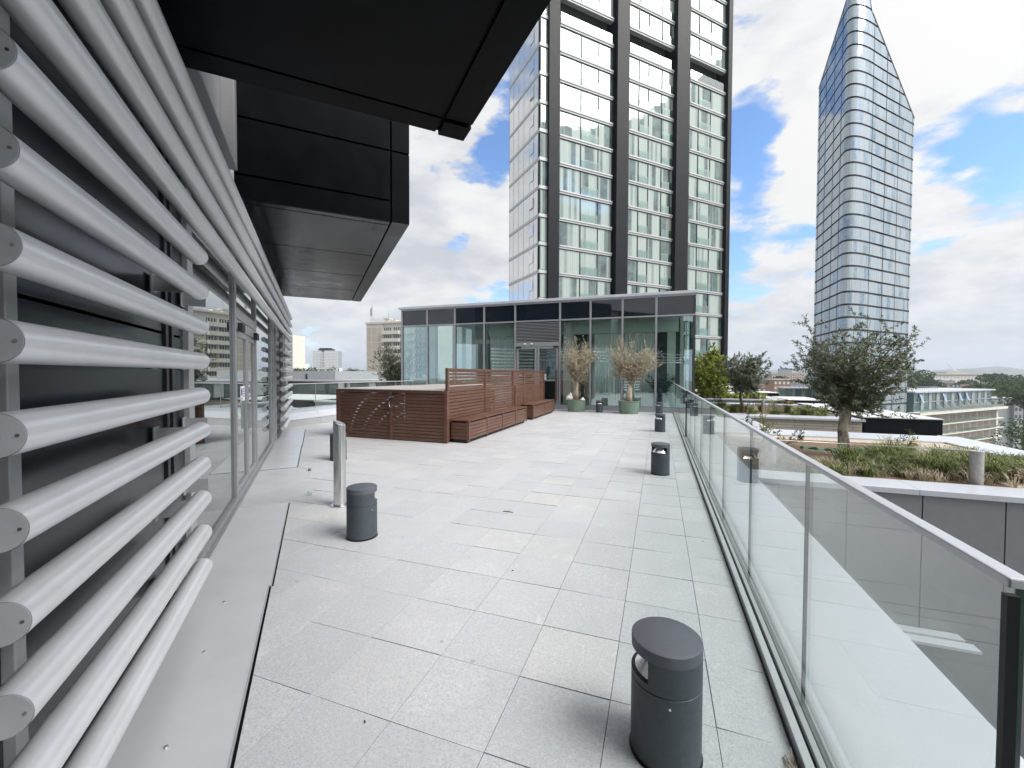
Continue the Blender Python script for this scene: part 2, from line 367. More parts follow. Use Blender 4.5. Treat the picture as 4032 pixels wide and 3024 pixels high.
M_gclad = simple('mid_grey_cladding', (.235, .238, .25), 0.42, 0.2, var=.05)
M_white = simple('white_coated_coping', (.53, .55, .60), 0.32, 0.1, var=.05, sc=1.3, rv=.15)
M_ltgrey = simple('light_grey_cladding', (.42, .43, .45), 0.45, 0.15, var=.05)
M_frame = simple('grey_window_frame', (.34, .35, .37), 0.38, 0.4, var=.05)
M_dframe = simple('dark_window_frame', (.05, .052, .06), 0.4, 0.3)
M_gasket = simple('black_rubber', (.012, .012, .014), 0.6)
M_lamp = simple('charcoal_powder_coat', (.058, .070, .084), 0.55, 0.15, var=.12, sc=30, bump=.08, bsc=500)
M_lamptop = simple('charcoal_lamp_lid', (.10, .108, .128), 0.6, 0.1, var=.06, sc=20)
M_steel = simple('stainless_steel', (.62, .62, .61), 0.24, 1.0, var=.05, sc=2, rv=.16, stretch=(9, 9, .4))
M_chrome = simple('lamp_reflector', (.85, .85, .84), 0.22, 0.9, var=.03)
M_wood = wood_mat()
M_woodtop = simple('weathered_lid_boards', (.40, .36, .34), 0.45, 0, var=.12, sc=5, stretch=(1, 1, 1))
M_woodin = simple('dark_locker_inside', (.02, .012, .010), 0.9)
M_rail = simple('satin_rail_metal', (.52, .53, .56), 0.36, 0.25, var=.04, sc=40)
M_gl_bal = glass_mat('balustrade_glass', (.895, .935, .925), 0.05, dirt=0.035, k=0.85)
M_gl_edge = simple('glass_edge_green', (.012, .045, .042), 0.15, spec=.8)
M_gl_door = glass_mat('door_glass', (.50, .56, .56), 0.28, k=1.0, rt=(.93, .96, .96))
M_gl_pav = glass_mat('pavilion_glass', (.90, .965, .95), 0.22, k=0.85, rt=(.84, .96, 1), wav=0.05)
M_gl_spand = NB('dark_spandrel_glass').set(base=(.010, .015, .022), rough=0.03, spec=.9).m
M_curtain = simple('sheer_curtain', (.82, .83, .80), 0.9, var=.05, sc=1)
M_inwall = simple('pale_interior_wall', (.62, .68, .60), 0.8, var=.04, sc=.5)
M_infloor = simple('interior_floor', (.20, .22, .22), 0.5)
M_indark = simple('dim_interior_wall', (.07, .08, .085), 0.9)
M_pot = simple('green_plastic_pot', (.15, .215, .165), 0.5, var=.10, sc=4)
M_soil = simple('garden_soil', (.16, .11, .075), 0.95, var=.45, sc=14, bump=.6, bsc=30)
M_gravel = simple('pale_gravel', (.46, .40, .33), 0.9, var=.35, sc=38, bump=.7, bsc=60)
M_stone = brick_mat('split_limestone_wall', (.52, .46, .38), (.42, .37, .305), (.16, .14, .12), 0.95, 0.105, 0.010, 0.37)
M_roofdark = simple('dark_roof_felt', (.040, .043, .050), 0.75, var=.2)
M_roofwht = simple('white_roof_membrane', (.60, .61, .62), 0.6, var=.08, sc=.6)
bk = NB('olive_bark'); bn = bk.noise(5.5, 6, .7, stretch=(1, 1, .45)); bk.set(base=bk.ramp(bn, [(.36, (.045, .036, .028)), (.47, (.20, .165, .13)), (.56, (.40, .345, .28)), (.7, (.50, .44, .36))]), rough=.9); bk.bump(bn, .8, .01); M_bark = bk.m
M_twig = simple('olive_twig', (.13, .105, .075), 0.85, var=.3, sc=9)
M_deadbark = simple('bleached_bark', (.40, .34, .27), 0.9, var=.45, sc=8, bump=.7, bsc=20, stretch=(1, 1, .5))
M_deadtwig = simple('dry_twig', (.36, .32, .25), 0.9, var=.3, sc=9)
M_olive = leaf_mat('olive_leaves', [(0.22, (.052, .066, .038)), (0.45, (.115, .138, .080)), (0.62, (.20, .225, .145)), (0.8, (.28, .30, .23))])
M_deadleaf = leaf_mat('dry_leaves', [(0.25, (.26, .21, .14)), (0.5, (.46, .40, .285)), (0.8, (.68, .61, .47))])
M_lime = leaf_mat('bright_green_leaves', [(0.22, (.10, .14, .02)), (0.45, (.22, .27, .04)), (0.8, (.42, .44, .09))])
M_green = leaf_mat('mid_green_leaves', [(0.25, (.022, .045, .014)), (0.5, (.050, .090, .026)), (0.8, (.095, .145, .045))])
M_farleaf = leaf_mat('park_tree_leaves', [(0.25, (.028, .052, .018)), (0.5, (.058, .095, .030)), (0.8, (.10, .145, .048))], rough=.8)
M_grass = leaf_mat('grass_blades', [(0.22, (.05, .085, .020)), (0.45, (.13, .175, .05)), (0.6, (.22, .25, .09)), (0.8, (.40, .40, .20))])
M_yellow = leaf_mat('yarrow_heads', [(0.25, (.42, .30, .04)), (0.5, (.62, .50, .14)), (0.8, (.75, .68, .34))])
M_strap = simple('green_strap', (.05, .34, .20), 0.6, var=.15, sc=20)
M_post = simple('galvanised_post', (.36, .355, .34), 0.55, 0.3, var=.22, sc=9)
M_bag = simple('white_bag', (.70, .68, .64), 0.7, var=.1, bump=.4, bsc=25)
M_palm = leaf_mat('palm_leaves', [(0.3, (.008, .035, .016)), (0.7, (.02, .09, .035))])
M_signw = simple('sign_white', (.80, .80, .80), 0.5, var=.02)
M_signb = simple('sign_blue', (.02, .05, .30), 0.5, var=.05)
M_ink = simple('sign_ink', (.10, .10, .14), 0.6, var=.05)
M_slabgrey = simple('tower_slab_band', (.47, .48, .49), 0.5, 0.1, var=.06, sc=.8)
M_pier = simple('tower_dark_pier', (.007, .008, .011), 0.5, 0.0, spec=.18, var=.25, sc=1.2)
M_concrete = simple('white_concrete', (.66, .62, .58), 0.8, var=.08, sc=.5)
M_loggia = simple('grey_panel', (.30, .32, .33), 0.6)
M_beige = simple('beige_panel', (.50, .455, .39), 0.85, var=.06, sc=.6)
M_cream = simple('cream_render', (.64, .61, .56), 0.85, var=.05, sc=.4)
M_winfar = NB('far_window_glass').set(base=(.09, .11, .12), rough=0.08, spec=.8).m
M_bluepan = simple('blue_infill_panel', (.13, .20, .27), 0.5, var=.15)
M_asphalt = simple('asphalt', (.05, .05, .052), 0.9)
M_ropewire = simple('steel_wire', (.62, .60, .55), 0.4, .4)

# ------------------------------------------------------------------ terrace floor
def build_floor():
    vs, fs = [], []; g = 0.0018
    gx = np.arange(-11.22, 0.8, 0.5); gy = np.arange(-5.335, 19.9, 0.5)
    for x0 in gx:
        for y0 in gy:
            a, b_, c, d = max(x0 + g, -10.72), min(x0 + .5 - g, .585), y0 + g, min(y0 + .5 - g, 19.46)
            if b_ - a < .02 or d - c < .02: continue
            if (a + c) < -2.6 and (b_ + d) < -2.3: continue
            z = rng.normal(0, .0007); tx, ty = rng.normal(0, .0010, 2); i = len(vs)
            top = [(a, c, z - tx - ty), (b_, c, z + tx - ty), (b_, d, z + tx + ty), (a, d, z - tx + ty)]
            vs += top + [(p[0], p[1], -.012) for p in top]
            fs += [(i, i + 1, i + 2, i + 3), (i, i + 4, i + 5, i + 1), (i + 1, i + 5, i + 6, i + 2), (i + 2, i + 6, i + 7, i + 3), (i + 3, i + 7, i + 4, i)]
    m = MB(); m.add(vs, fs); o = m.build('terrace_paving', M_tile); tag(o, kind='structure')
    m = MB(); m.box(-11.0, .72, -5.4, 19.5, -0.35, -.0125); tag(m.build('terrace_bed', M_joint), kind='structure')
build_floor()

# ------------------------------------------------------------------ facade building on the left
FB = thing('facade_building', 'dark clad building with silver louvre tubes and glass doors along the left of the terrace', 'building', (-0.7, -0.7, 0), R(45))
GN = -0.97
def fbox(m, n0, n1, s0, s1, z0, z1): m.box(n0, n1, s0, s1, z0, z1, FT); return m
def fbuild(name, mat, boxes, parent=FB, bevel=0.0):
    m = MB()
    for b in boxes: fbox(m, *b)
    return m.build(name, mat, parent, bevel=bevel)
# dark wall behind the tubes
for s0, s1, z0, z1 in [(-4.0, 1.985, .03, 1.97), (-4.0, 1.985, 1.985, 3.95), (2.06, 3.69, .03, 1.97), (2.06, 3.69, 1.985, 3.95), (3.86, 4.18, .03, 1.97), (3.86, 4.18, 1.985, 3.95)]:
    fbuild('wall_panel', M_darkpanel, [(GN - .06, GN + (.0 if s0 > 0 else .0), s0, s1, z0, z1)], bevel=.004)
fbuild('wall_core', M_groove, [(GN - .40, GN - .065, -4.2, 4.34, 0, 4.2)])
fbuild('post', M_ltgrey, [(GN - .03, GN + .03, 1.99, 2.055, .02, 3.95)], bevel=.004)
fbuild('post', M_ltgrey, [(GN - .03, GN + .035, 4.19, 4.345, .02, 3.95)], bevel=.004)
m = MB(); fbox(m, GN - .03, GN + .015, 3.70, 3.755, .02, 3.95); fbox(m, GN - .03, GN + .022, 3.80, 3.85, .02, 3.95)
jo = m.build('joint_channel', M_dframe, FB)
m = MB()
for z in np.arange(.35, 3.9, .5):
    m.tube([FT @ Vector((GN + .012, 3.727, z)), FT @ Vector((GN + .020, 3.727, z))], .008, 8)
m.build('rivet', M_steel, jo)
# louvre tubes
TN, TR = -0.755, 0.060
def louvre(s0, s1, z, near_cap=True):
    m = MB(); k = max(2, int((s1 - s0) / 2.2))
    m.tube([FT @ Vector((TN, s0 + (s1 - s0) * i / k, z)) for i in range(k + 1)], TR, 40, caps=False)
    # softly rounded far end
    for j in range(4):
        a0, a1 = math.pi / 2 * j / 4, math.pi / 2 * (j + 1) / 4; e = .012
        m.tube([FT @ Vector((TN, s1 + e * math.sin(a0), z)), FT @ Vector((TN, s1 + e * math.sin(a1) + 1e-5, z))], [TR - e + e * math.cos(a0), TR - e + e * math.cos(a1)], 40, caps=False)
    m.tube([FT @ Vector((TN, s1 + .011, z)), FT @ Vector((TN, s1 + .0125, z))], TR - .012, 40)
    o = m.build('louvre_tube', M_tube, FB, angle=50)
    if near_cap:
        c = MB(); c.tube([FT @ Vector((TN, s0 - .003, z)), FT @ Vector((TN, s0 + .02, z))], TR - .0015, 40); c.build('end_cap', M_cap, o)
        for dn, dz in ((.043, .0), (-.03, -.03)):
            c = MB(); c.tube([FT @ Vector((TN + dn, s0 - .006, z + dz)), FT @ Vector((TN + dn, s0, z + dz))], .0045, 8); c.build('screw', M_steel, o)
    return o
LV = [0.285 + 0.2495 * i for i in range(14)]
for z in LV[:10]: louvre(1.545, 3.66, z); louvre(11.95, 15.75, z)
for z in LV[10:]:
    louvre(-3.5, 15.85, z, False)
# brackets holding the tubes
for s in (3.45, 4.10):
    for z in LV[:10:2]:
        fbuild('tube_bracket', M_ltgrey, [(GN + .0, TN - .045, s - .004, s + .004, z - .05, z + .05), (GN + .016, GN + .022, s - .05, s + .05, z - .06, z + .06)])
for s in (13.1, 15.7):
    for z in LV[:10:2]:
        fbuild('tube_bracket', M_ltgrey, [(GN + .0, TN - .045, s - .006, s + .006, z - .04, z + .04)])
# glazing : fixed bay 4.36-6.3, doors 6.4-8.3, fixed bay 8.4-11.05
GZ = 2.56
for s0, s1 in ((4.35, 6.30), (8.42, 11.02)):
    fbuild('window_pane', M_gl_door, [(GN - .012, GN + .012, s0, s1, .09, 3.78)])
tp = fbuild('window_pane', M_gl_door, [(GN - .012, GN + .012, 6.42, 8.30, GZ + .03, 3.78)])
def frame(s, w=.055, z1=3.8):
    o = fbuild('window_frame', M_frame, [(GN - .07, GN + .045, s - w, s + w, .02, z1)], bevel=.004)
    fbuild('gasket', M_gasket, [(GN - .02, GN + .012, s - w - .012, s - w, .05, z1 - .02)], o)
    return o
frame(6.36); frame(8.36); frame(11.08, .06)
fbuild('sill', M_frame, [(GN - .1, GN + .05, 4.35, 11.1, .0, .085)], bevel=.004)
fbuild('sill_tread', M_alu, [(GN + .05, GN + .085, 4.35, 11.1, .0, .02)], bevel=.003)
fbuild('head', M_frame, [(GN - .1, GN + .04, 4.35, 11.1, 3.78, 3.93)])
fbuild('transom', M_frame, [(GN - .05, GN + .04, 6.42, 8.30, 2.42, GZ), (GN - .05, GN + .045, 6.42, 8.30, 2.275, 2.405)], bevel=.004)
for k, (a, b_) in enumerate(((6.43, 7.42), (7.47, 8.29))):
    d = fbuild('door', M_frame, [(GN - .02, GN + .03, a, a + .075, .09, 2.27), (GN - .02, GN + .03, b_ - .075, b_, .09, 2.27), (GN - .02, GN + .03, a + .075, b_ - .075, 2.19, 2.27), (GN - .02, GN + .03, a + .075, b_ - .075, .09, .17)], bevel=.003)
    fbuild('door_glass', M_gl_door, [(GN - .006, GN + .006, a + .075, b_ - .075, .17, 2.19)], d)
    fbuild('gasket', M_gasket, [(GN - .006, GN + .018, b_, b_ + .018, .09, 2.27)], d)
    sc = a + .06 if k == 0 else b_ - .26
    fbuild('door_closer', M_gasket, [(GN + .045, GN + .10, sc, sc + .24, 2.25, 2.36)], d, bevel=.006)
    fbuild('door_handle', M_steel, [(GN + .03, GN + .07, (b_ - .045) if k == 0 else (a + .02), (b_ - .02) if k == 0 else (a + .045), .85, 1.25)], d, bevel=.006)
for s0, s1 in ((6.91, 7.29), (7.58, 7.86)):
    st = fbuild('door_sign', M_signw, [(GN + .0075, GN + .009, s0, s1, 1.29, 1.505)])
    m = MB(); cs_ = s0 + .10 if s0 < 7.3 else s1 - .09
    m.tube([FT @ Vector((GN + .009, cs_, 1.42)), FT @ Vector((GN + .0105, cs_, 1.42))], .058, 28)
    m.build('sign_disc', M_signb, st)
    m = MB()
    for j in range(4):
        a = s0 + .20 if s0 < 7.3 else s0 + .02
        fbox(m, GN + .009, GN + .0105, a, a + (.14 if s0 < 7.3 else .09), 1.455 - j * .035, 1.470 - j * .035)
    fbox(m, GN + .009, GN + .0105, cs_ - .06, cs_ + .05, 1.325, 1.34); fbox(m, GN + .009, GN + .0105, cs_ - .06, cs_ + .05, 1.30, 1.315)
    m.build('sign_text', M_ink, st)
# inner room behind the doors
fbuild('interior_floor', M_infloor, [(-9, GN - .1, 4.3, 12, -.02, .005)])
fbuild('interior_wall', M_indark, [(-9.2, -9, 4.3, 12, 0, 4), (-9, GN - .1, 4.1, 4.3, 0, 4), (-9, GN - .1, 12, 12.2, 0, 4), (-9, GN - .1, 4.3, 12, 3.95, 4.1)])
# far end of the facade, behind the far tubes
pp = fbuild('column_panel', M_frame, [(GN - .06, GN + .03, 11.16, 11.95, .02, 3.9)], bevel=.004)
m = MB()
for z in LV[:12]:
    fbox(m, GN + .031, GN + .034, 11.38, 11.43, z - .10, z + .10)
m.build('slot', M_gasket, pp)
fbuild('wall_panel', M_darkpanel, [(GN - .06, GN - .005, 11.97, 16.9, .03, 3.9)])
for s in (12.1, 14.6, 16.85):
    fbuild('post', M_ltgrey, [(GN - .02, GN + .06, s - .05, s + .05, .02, 3.9)], bevel=.003)
# light box above the tubes between the two overhangs
fbuild('reveal_panel', M_gclad, [(GN - .05, GN, 3.9, 6.44, 4.16, 7.0)])
fbuild('reveal_panel', M_gclad, [(GN - .05, GN + .14, 4.05, 5.95, 4.12, 4.15), (GN, GN + .14, 5.80, 5.95, 4.15, 5.3), (GN - .05, GN + .02, 4.36, 6.4, 3.94, 4.115)], bevel=.003)
# black overhangs
SZ = 3.97
def overhang(s0, s1, ztop, n_out, far_join):
    o = fbuild('overhang', M_groove, [(GN + .01, n_out - .02, s0 + .02, s1 - .02, SZ + .02, ztop)])
    b = .26
    return o
o1 = overhang(-4.0, 3.86, 6.4, 1.30, True)
# soffit panels : main field, far border, outer border, corner
g = .014
ed = [-4.0, -1.2, 0.9, 3.64]
for i in range(3):
    fbuild('soffit_panel', M_black2, [(GN + .02, 1.045 - g, ed[i] + (g if i else 0), ed[i + 1] - g, SZ, SZ + .018)], o1)
fbuild('soffit_panel', M_black2, [(GN + .02, 1.045 - g, 3.64 + g, 3.875, SZ, SZ + .018)], o1)
fbuild('soffit_panel', M_black2, [(1.045 + g, 1.31, -4, 3.64 - g, SZ, SZ + .018)], o1)
fbuild('soffit_panel', M_black2, [(1.045 + g, 1.31, 3.64 + g, 3.875, SZ - .02, SZ + .018)], o1)
fbuild('fascia_panel', M_black2, [(1.292, 1.31, -4, 3.64 - g, SZ + .02, 5.1), (1.292, 1.31, -4, 3.64 - g, 5.13, 6.4)], o1)
fbuild('fascia_panel', M_black2, [(1.292, 1.31, 3.64 + g, 3.875, SZ + .02, 6.4), (GN + .02, 1.29, 3.857, 3.875, SZ + .02, 6.4)], o1)
o2 = overhang(6.45, 14.0, 7.2, 1.30, True)
for a, b_ in ((6.45, 6.60), (6.60, 8.45), (8.45, 10.3), (10.3, 12.2), (12.2, 14.0)):
    fbuild('soffit_panel', M_black, [(GN + .02, 1.04 - g, a + g, b_ - g, SZ, SZ + .018)], o2)
fbuild('soffit_panel', M_black, [(1.04 + g, 1.31, 6.44, 14.0, SZ, SZ + .018)], o2)
for z0, z1 in ((SZ, 4.28), (4.28, 5.02), (5.02, 7.2)):
    fbuild('face_panel', M_black2, [(GN + .02, 1.04 - g, 6.43, 6.448, z0 + (g if z0 > 4 else 0), z1 - g)], o2)
for z0, z1 in ((SZ + .02, 5.02), (5.02, 7.2)):
    fbuild('face_panel', M_black2, [(1.04 + g, 1.31, 6.43, 6.448, z0 + (g if z0 > 4 else 0), z1 - g)], o2)
fbuild('fascia_panel', M_black, [(1.292, 1.31, 6.46, 14.0, SZ + .02, 7.2)], o2)
fbuild('corner_strip', M_ltgrey, [(GN - .0, GN + .035, 6.38, 6.428, SZ, 7.0)], o2)
fbuild('upper_wall', M_darkpanel, [(-6, GN - .07, -4, 17, 4.22, 7.2)])
# threshold plates on the floor
pl_ = thing('threshold_plate', 'long grey sheet metal plate on the paving below the near louvre tubes', 'floor plate', tuple(FT @ Vector((-.65, 1.2, 0))), R(45), 'metal plates along the facade')
fbuild('plate', M_plate, [(GN - .02, -.352, -3.0, 3.75, .012, .018)], pl_)
fbuild('plate_edge', M_ltgrey, [(-.352, -.345, -3.0, 3.745, .002, .021)], pl_)
fbuild('shadow_black', M_groove, [(-.345, -.331, -3.0, 3.745, .0, .004)], pl_)  # black strip laid on the slabs, painting the shadow beside the plate edge
m = MB()
for s in (.6, 1.6, 2.3, 3.0, 3.6):
    m.tube([FT @ Vector((-.62, s, .018)), FT @ Vector((-.62, s, .024))], .009, 10)
m.build('bolt', M_steel, pl_)
for s0, s1, n1, lab in ((3.752, 6.07, -.335, 'plain grey metal plate on the paving between near tubes and glass doors'), (8.32, 10.68, -.318, 'grey metal plate just beyond the glass doors'), (10.69, 13.8, -.305, 'bright farthest metal plate below the far louvre tubes')):
    p = thing('threshold_plate', lab, 'floor plate', tuple(FT @ Vector((-.65, (s0 + s1) / 2, 0))), R(45), 'metal plates along the facade')
    fbuild('plate', M_plate, [(GN + .086, n1, s0, s1, .008, .014)], p)
    fbuild('plate_edge', M_ltgrey, [(n1, n1 + .006, s0, s1, .0, .016)], p)
    fbuild('shadow_black', M_groove, [(n1 + .006, n1 + .018, s0, s1, .0, .004)], p)  # edge shadow of this plate, painted as a flat black strip

# ------------------------------------------------------------------ bollard lamps
def make_lamp():
    t = thing('bollard_lamp', 'x', 'lamp', (0, 0, 0), 0, 'charcoal bollard lamps')
    m = MB(); r = .151; m.lathe([(r + .006, 0), (r + .006, .006), (r - .004, .007)], 48); m.build('foot_ring', M_gasket, t, local=True); m = MB()
    m.lathe([(r - .01, 0), (r - .004, .012), (r, .014), (r, .335), (r - .003, .338)], 48); m.build('body', M_lamp, t, local=True)
    A0, A1 = R(75), R(285)   # closed part of the head; the slot faces +x
    m = MB(); m.lathe([(r - .03, .342), (r, .342), (r, .47), (r - .03, .47)], 44, a0=A0, a1=A1)
    for a in (A0, A1):
        c, s_ = math.cos(a), math.sin(a); m.add([((r - .03) * c, (r - .03) * s_, .342), (r * c, r * s_, .342), (r * c, r * s_, .47), ((r - .03) * c, (r - .03) * s_, .47)], [(0, 1, 2, 3)])
    m.build('head', M_lamp, t, local=True)
    m = MB(); m.lathe([(r - .02, .338), (r, .342), (r, .37), (r - .012, .374), (.10, .376)], 24, a0=A1 - 2 * math.pi, a1=A0); m.build('slot_lip', M_lamp, t, local=True)
    m = MB(); m.lathe([(.135, .377), (.085, .44), (.075, .468)], 32); m.build('reflector', M_chrome, t, local=True)
    m = MB(); m.lathe([(.0, .5215), (r - .006, .5215), (r, .517)], 48); m.lathe([(r, .517), (r, .47), (.02, .4695)], 48); m.build('lid', M_lamptop, t, local=True)
    m = MB(); m.tube([(-.0, -r - .002, .30), (0, -r + .004, .30)], .006, 10); m.build('screw', M_steel, t, local=True)
    return t
lamp0 = make_lamp()
for i, (x, y, rz, lab) in enumerate([(.045, 1.962, 165, 'large charcoal bollard lamp nearest the camera, at the bottom edge of the photo'),
        (.035, 7.45, 238, 'second charcoal bollard lamp along the right balustrade, dark slot facing the camera'),
        (.04, 12.99, 222, 'third charcoal bollard lamp along the right balustrade, by the black rail post'),
        (.02, 18.43, 215, 'fourth bollard lamp of the balustrade row, in front of the pavilion glass'),
        (-2.48, 18.52, 270, 'small bollard lamp standing between the two green plant pots'),
        (-2.90, 3.50, 80, 'charcoal bollard lamp on the left, in front of the steel bollard'),
        (-5.92, 6.47, 60, 'dark bollard lamp half hidden behind the steel bollard')]):
    o = lamp0 if i == 0 else copy_tree(lamp0)
    o.location = (x, y, 0.0015); o.rotation_euler = (0, 0, R(rz)); o['label'] = lab
for o in lamp0.children:
    if o.name.startswith('screw'): o.rotation_euler = (0, 0, R(-165 + 5))
# steel bollard
sb = thing('steel_bollard', 'tall brushed stainless steel bollard with a slanted top on a round base plate', 'bollard', (-3.86, 4.24, 0))
m = MB(); m.lathe([(.0, .008), (.118, .008), (.12, .004), (.12, 0)], 40); m.build('base_plate', M_steel, sb, local=True)
m = MB(); k = 48; r = .075; vs = []
for z in (0.006, None):
    for j in range(k):
        a = 2 * math.pi * j / k
        vs.append((r * math.cos(a), r * math.sin(a), 0.006 if z else 1.055 + .028 * math.cos(a - R(200))))
m.add(vs, [(j, (j + 1) % k, k + (j + 1) % k, k + j) for j in range(k)], None, True)
m.add([(v[0] * f, v[1] * f, v[2] + dz) for f, dz in ((1, 0), (.86, .010)) for v in vs[k:]], [(j, (j + 1) % k, k + (j + 1) % k, k + j) for j in range(k)] + [tuple(range(k, 2 * k))], None, True)
m.build('shaft', M_steel, sb, local=True, angle=60)

# ------------------------------------------------------------------ timber lockers, screens, benches
def slat_panel(m, x0, x1, z0, z1, pitch=.083, gap=.012, y0=0, y1=.02):
    z = z0
    while z < z1 - .01:
        m.box(x0, x1, y0, y1, z, min(z + pitch - gap, z1)); z += pitch
LK = thing('timber_locker', 'low dark timber slatted locker with a pale lid and a padlocked front', 'storage locker', (-8.15, 8.85, 0))
WMt = 8.85
m = MB(); m.box(-8.16, -8.06, 8.85, 8.93, .01, 1.27); m.box(-6.47, -6.39, 8.85, 8.93, .01, 1.20); m.box(-4.90, -4.81, 8.85, 8.93, .01, 1.27)
m.box(-8.06, -4.90, 8.855, 8.93, 1.20, 1.268)
m.build('frame', M_wood, LK, bevel=.004)
for k_, (a, b_) in enumerate(((-8.06, -6.47), (-6.39, -4.90))):
    m = MB(); z = .02
    for j in range(14):
        # slats are slightly bowed boards, so the gaps open and close along their length
        n_ = 10
        for q in range(n_):
            xa, xb = a + (b_ - a) * q / n_, a + (b_ - a) * (q + 1) / n_
            m.box(xa, xb, 8.872, 8.892, z + .0005 * (q % 2), z + .0735)
        z += .0838
    m.build('slatted_door', M_wood, LK)
m = MB()
z = .02
for j in range(14): m.box(-8.155, -8.135, 8.94, 11.95, z, z + .073); z += .0838
m.build('slatted_side', M_wood, LK)
m = MB(); m.box(-8.05, -4.93, 8.99, 11.9, .03, .05); m.box(-4.95, -4.93, 8.94, 11.9, .05, 1.2); m.box(-8.05, -4.95, 11.88, 11.9, .05, 1.2)
m.build('inside', M_woodin, LK)
m = MB()
for j in range(12): m.box(-8.17 + .0, -4.93, 8.84 + j * .256, 8.84 + j * .256 + .250, 1.272, 1.292)
m.build('lid', M_woodtop, LK, bevel=.003)
pk = MB(); pk.box(-6.47, -6.36, 8.80, 8.848, 1.03, 1.09); pk.box(-6.445, -6.385, 8.79, 8.846, .965, 1.03); lck = pk.build('padlock', M_gasket, LK, bevel=.008)
pk = MB(); pk.tube([(-6.425, 8.80, 1.0), (-6.425, 8.795, .92), (-6.42, 8.79, .87), (-6.395, 8.79, .845), (-6.36, 8.79, .85)], .013, 10); pk.build('shackle', M_steel, lck)
pk = MB(); pk.tube([(-6.45, 8.795, 1.10), (-6.30, 8.795, 1.112)], .014, 10); pk.box(-6.46, -6.385, 8.785, 8.80, 1.055, 1.10); pk.build('hasp', M_steel, lck)
L2 = thing('timber_locker', 'second slatted locker behind the first, only its pale lid showing', 'storage locker', (-7.9, 12.3, 0))
m = MB(); z = .02
for j in range(14): m.box(-8.0, -4.95, 12.25, 12.27, z, z + .073); m.box(-8.02, -8.0, 12.27, 15.2, z, z + .073); z += .0838
m.build('slatted_side', M_wood, L2)
m = MB()
for j in range(12): m.box(-8.05, -4.93, 12.22 + j * .25, 12.22 + j * .25 + .244, 1.265, 1.285)
m.build('lid', M_woodtop, L2, bevel=.003)
SC = thing('timber_screen', 'tall slatted timber privacy screen running towards the pavilion doors', 'screen', (-4.85, 13.4, 0))
ys = [8.96, 11.27, 13.75, 14.95, 17.86]
for y in ys: m = MB(); m.box(-4.90, -4.83, y - .04, y + .04, .01, 1.83); m.build('post', M_wood, SC, bevel=.004)
for i in range(4):
    m = MB(); z = .06
    while z < 1.76:
        gp = .028 if z > 1.15 else .014
        y0, y1 = ys[i] + .04, ys[i + 1] - .04
        m.box(-4.872, -4.85, y0, y1, z, z + .0838 - gp); z += .0838
    m.box(-4.885, -4.835, ys[i] + .04, ys[i + 1] - .04, 1.775, 1.825)
    m.build('slat_panel', M_wood, SC)
m = MB(); m.box(-4.845, -4.815, 13.88, 14.82, .5, 1.25); hd = m.build('hatch', M_wood, SC)
m = MB(); z = .54
while z < 1.2: m.box(-4.812, -4.808, 13.95, 14.76, z, z + .010); z += .083
m.build('hatch_grooves', M_woodin, hd)
m = MB(); m.box(-4.81, -4.79, 13.93, 13.96, .95, 1.12); m.build('hatch_handle', M_steel, hd, bevel=.004)
def bench(label, y0, y1, nseg):
    t = thing('timber_bench', label, 'bench', (-4.6, (y0 + y1) / 2, 0), 0, 'slatted timber box benches')
    m = MB()
    for q in range(5): m.box(-4.81 + q * .098, -4.81 + q * .098 + .095, y0 - .01, y1 + .01, .535, .565)
    m.build('seat', M_wood, t, bevel=.003)
    m = MB(); z = .09
    while z < .50:
        m.box(-4.805, -4.35, y0 + .004, y0 + .02, z, z + .071); m.box(-4.348, -4.33, y0 + .03, y1 - .03, z, z + .071); m.box(-4.805, -4.35, y1 - .02, y1 - .004, z, z + .071); z += .083
    m.build('slats', M_wood, t)
    L_ = (y1 - y0) / nseg
    for q in range(nseg + 1):
        y = min(max(y0 + q * L_, y0 + .03), y1 - .03); m = MB(); m.box(-4.34, -4.316, y - .026, y + .026, .05, .534); m.build('post', M_wood, t, bevel=.003)
    m = MB()
    m.box(-4.385, -4.342, y0 - .004, y0 + .02, .05, .534)
    m.build('post', M_wood, t, bevel=.003)
    m = MB(); m.box(-4.79, -4.36, y0 + .03, y1 - .03, .06, .53); m.build('inside', M_woodin, t)
    m = MB(); m.box(-4.79, -4.40, y0 + .05, y1 - .05, .0, .055); m.build('base', M_gasket, t)
bench('longer slatted timber box bench in front of the screen, nearer the camera', 9.04, 13.68, 4)
bench('shorter slatted timber box bench by the pavilion doors', 14.5, 17.72, 2)

# ------------------------------------------------------------------ pavilion
PV = thing('glass_pavilion', 'single storey glazed pavilion with dark top band across the far end of the terrace', 'building', (-6, 19.5, 0))
PX = [-13.37, -11.78, -10.12, -8.45, -6.77, -4.50, -3.05, -1.60, -0.15, 1.40]
FY = 19.5
def pbuild(name, mat, boxes, parent=PV, bevel=0.0):
    m = MB()
    for b in boxes: m.box(*b)
    return m.build(name, mat, parent, bevel=bevel)
for i, x in enumerate(PX[:-1]):
    w = .045; pbuild('mullion', M_frame, [(x - w, x + w, FY - .06, FY + .10, .0, 5.13)], bevel=.004)
pbuild('mullion', M_dframe, [(1.36, 1.44, FY - .05, FY + .06, .0, 5.13)])
pbuild('sill', M_frame, [(-13.41, 1.46, FY - .075, FY + .12, .0, .10), (-13.41, 1.46, FY - .05, FY + .08, .10, .22)], bevel=.004)
pbuild('transom', M_frame, [(-13.38, 1.42, FY - .065, FY + .09, 4.235, 4.305)], bevel=.004)
pbuild('head', M_frame, [(-13.38, 1.42, FY - .065, FY + .09, 5.10, 5.165)])
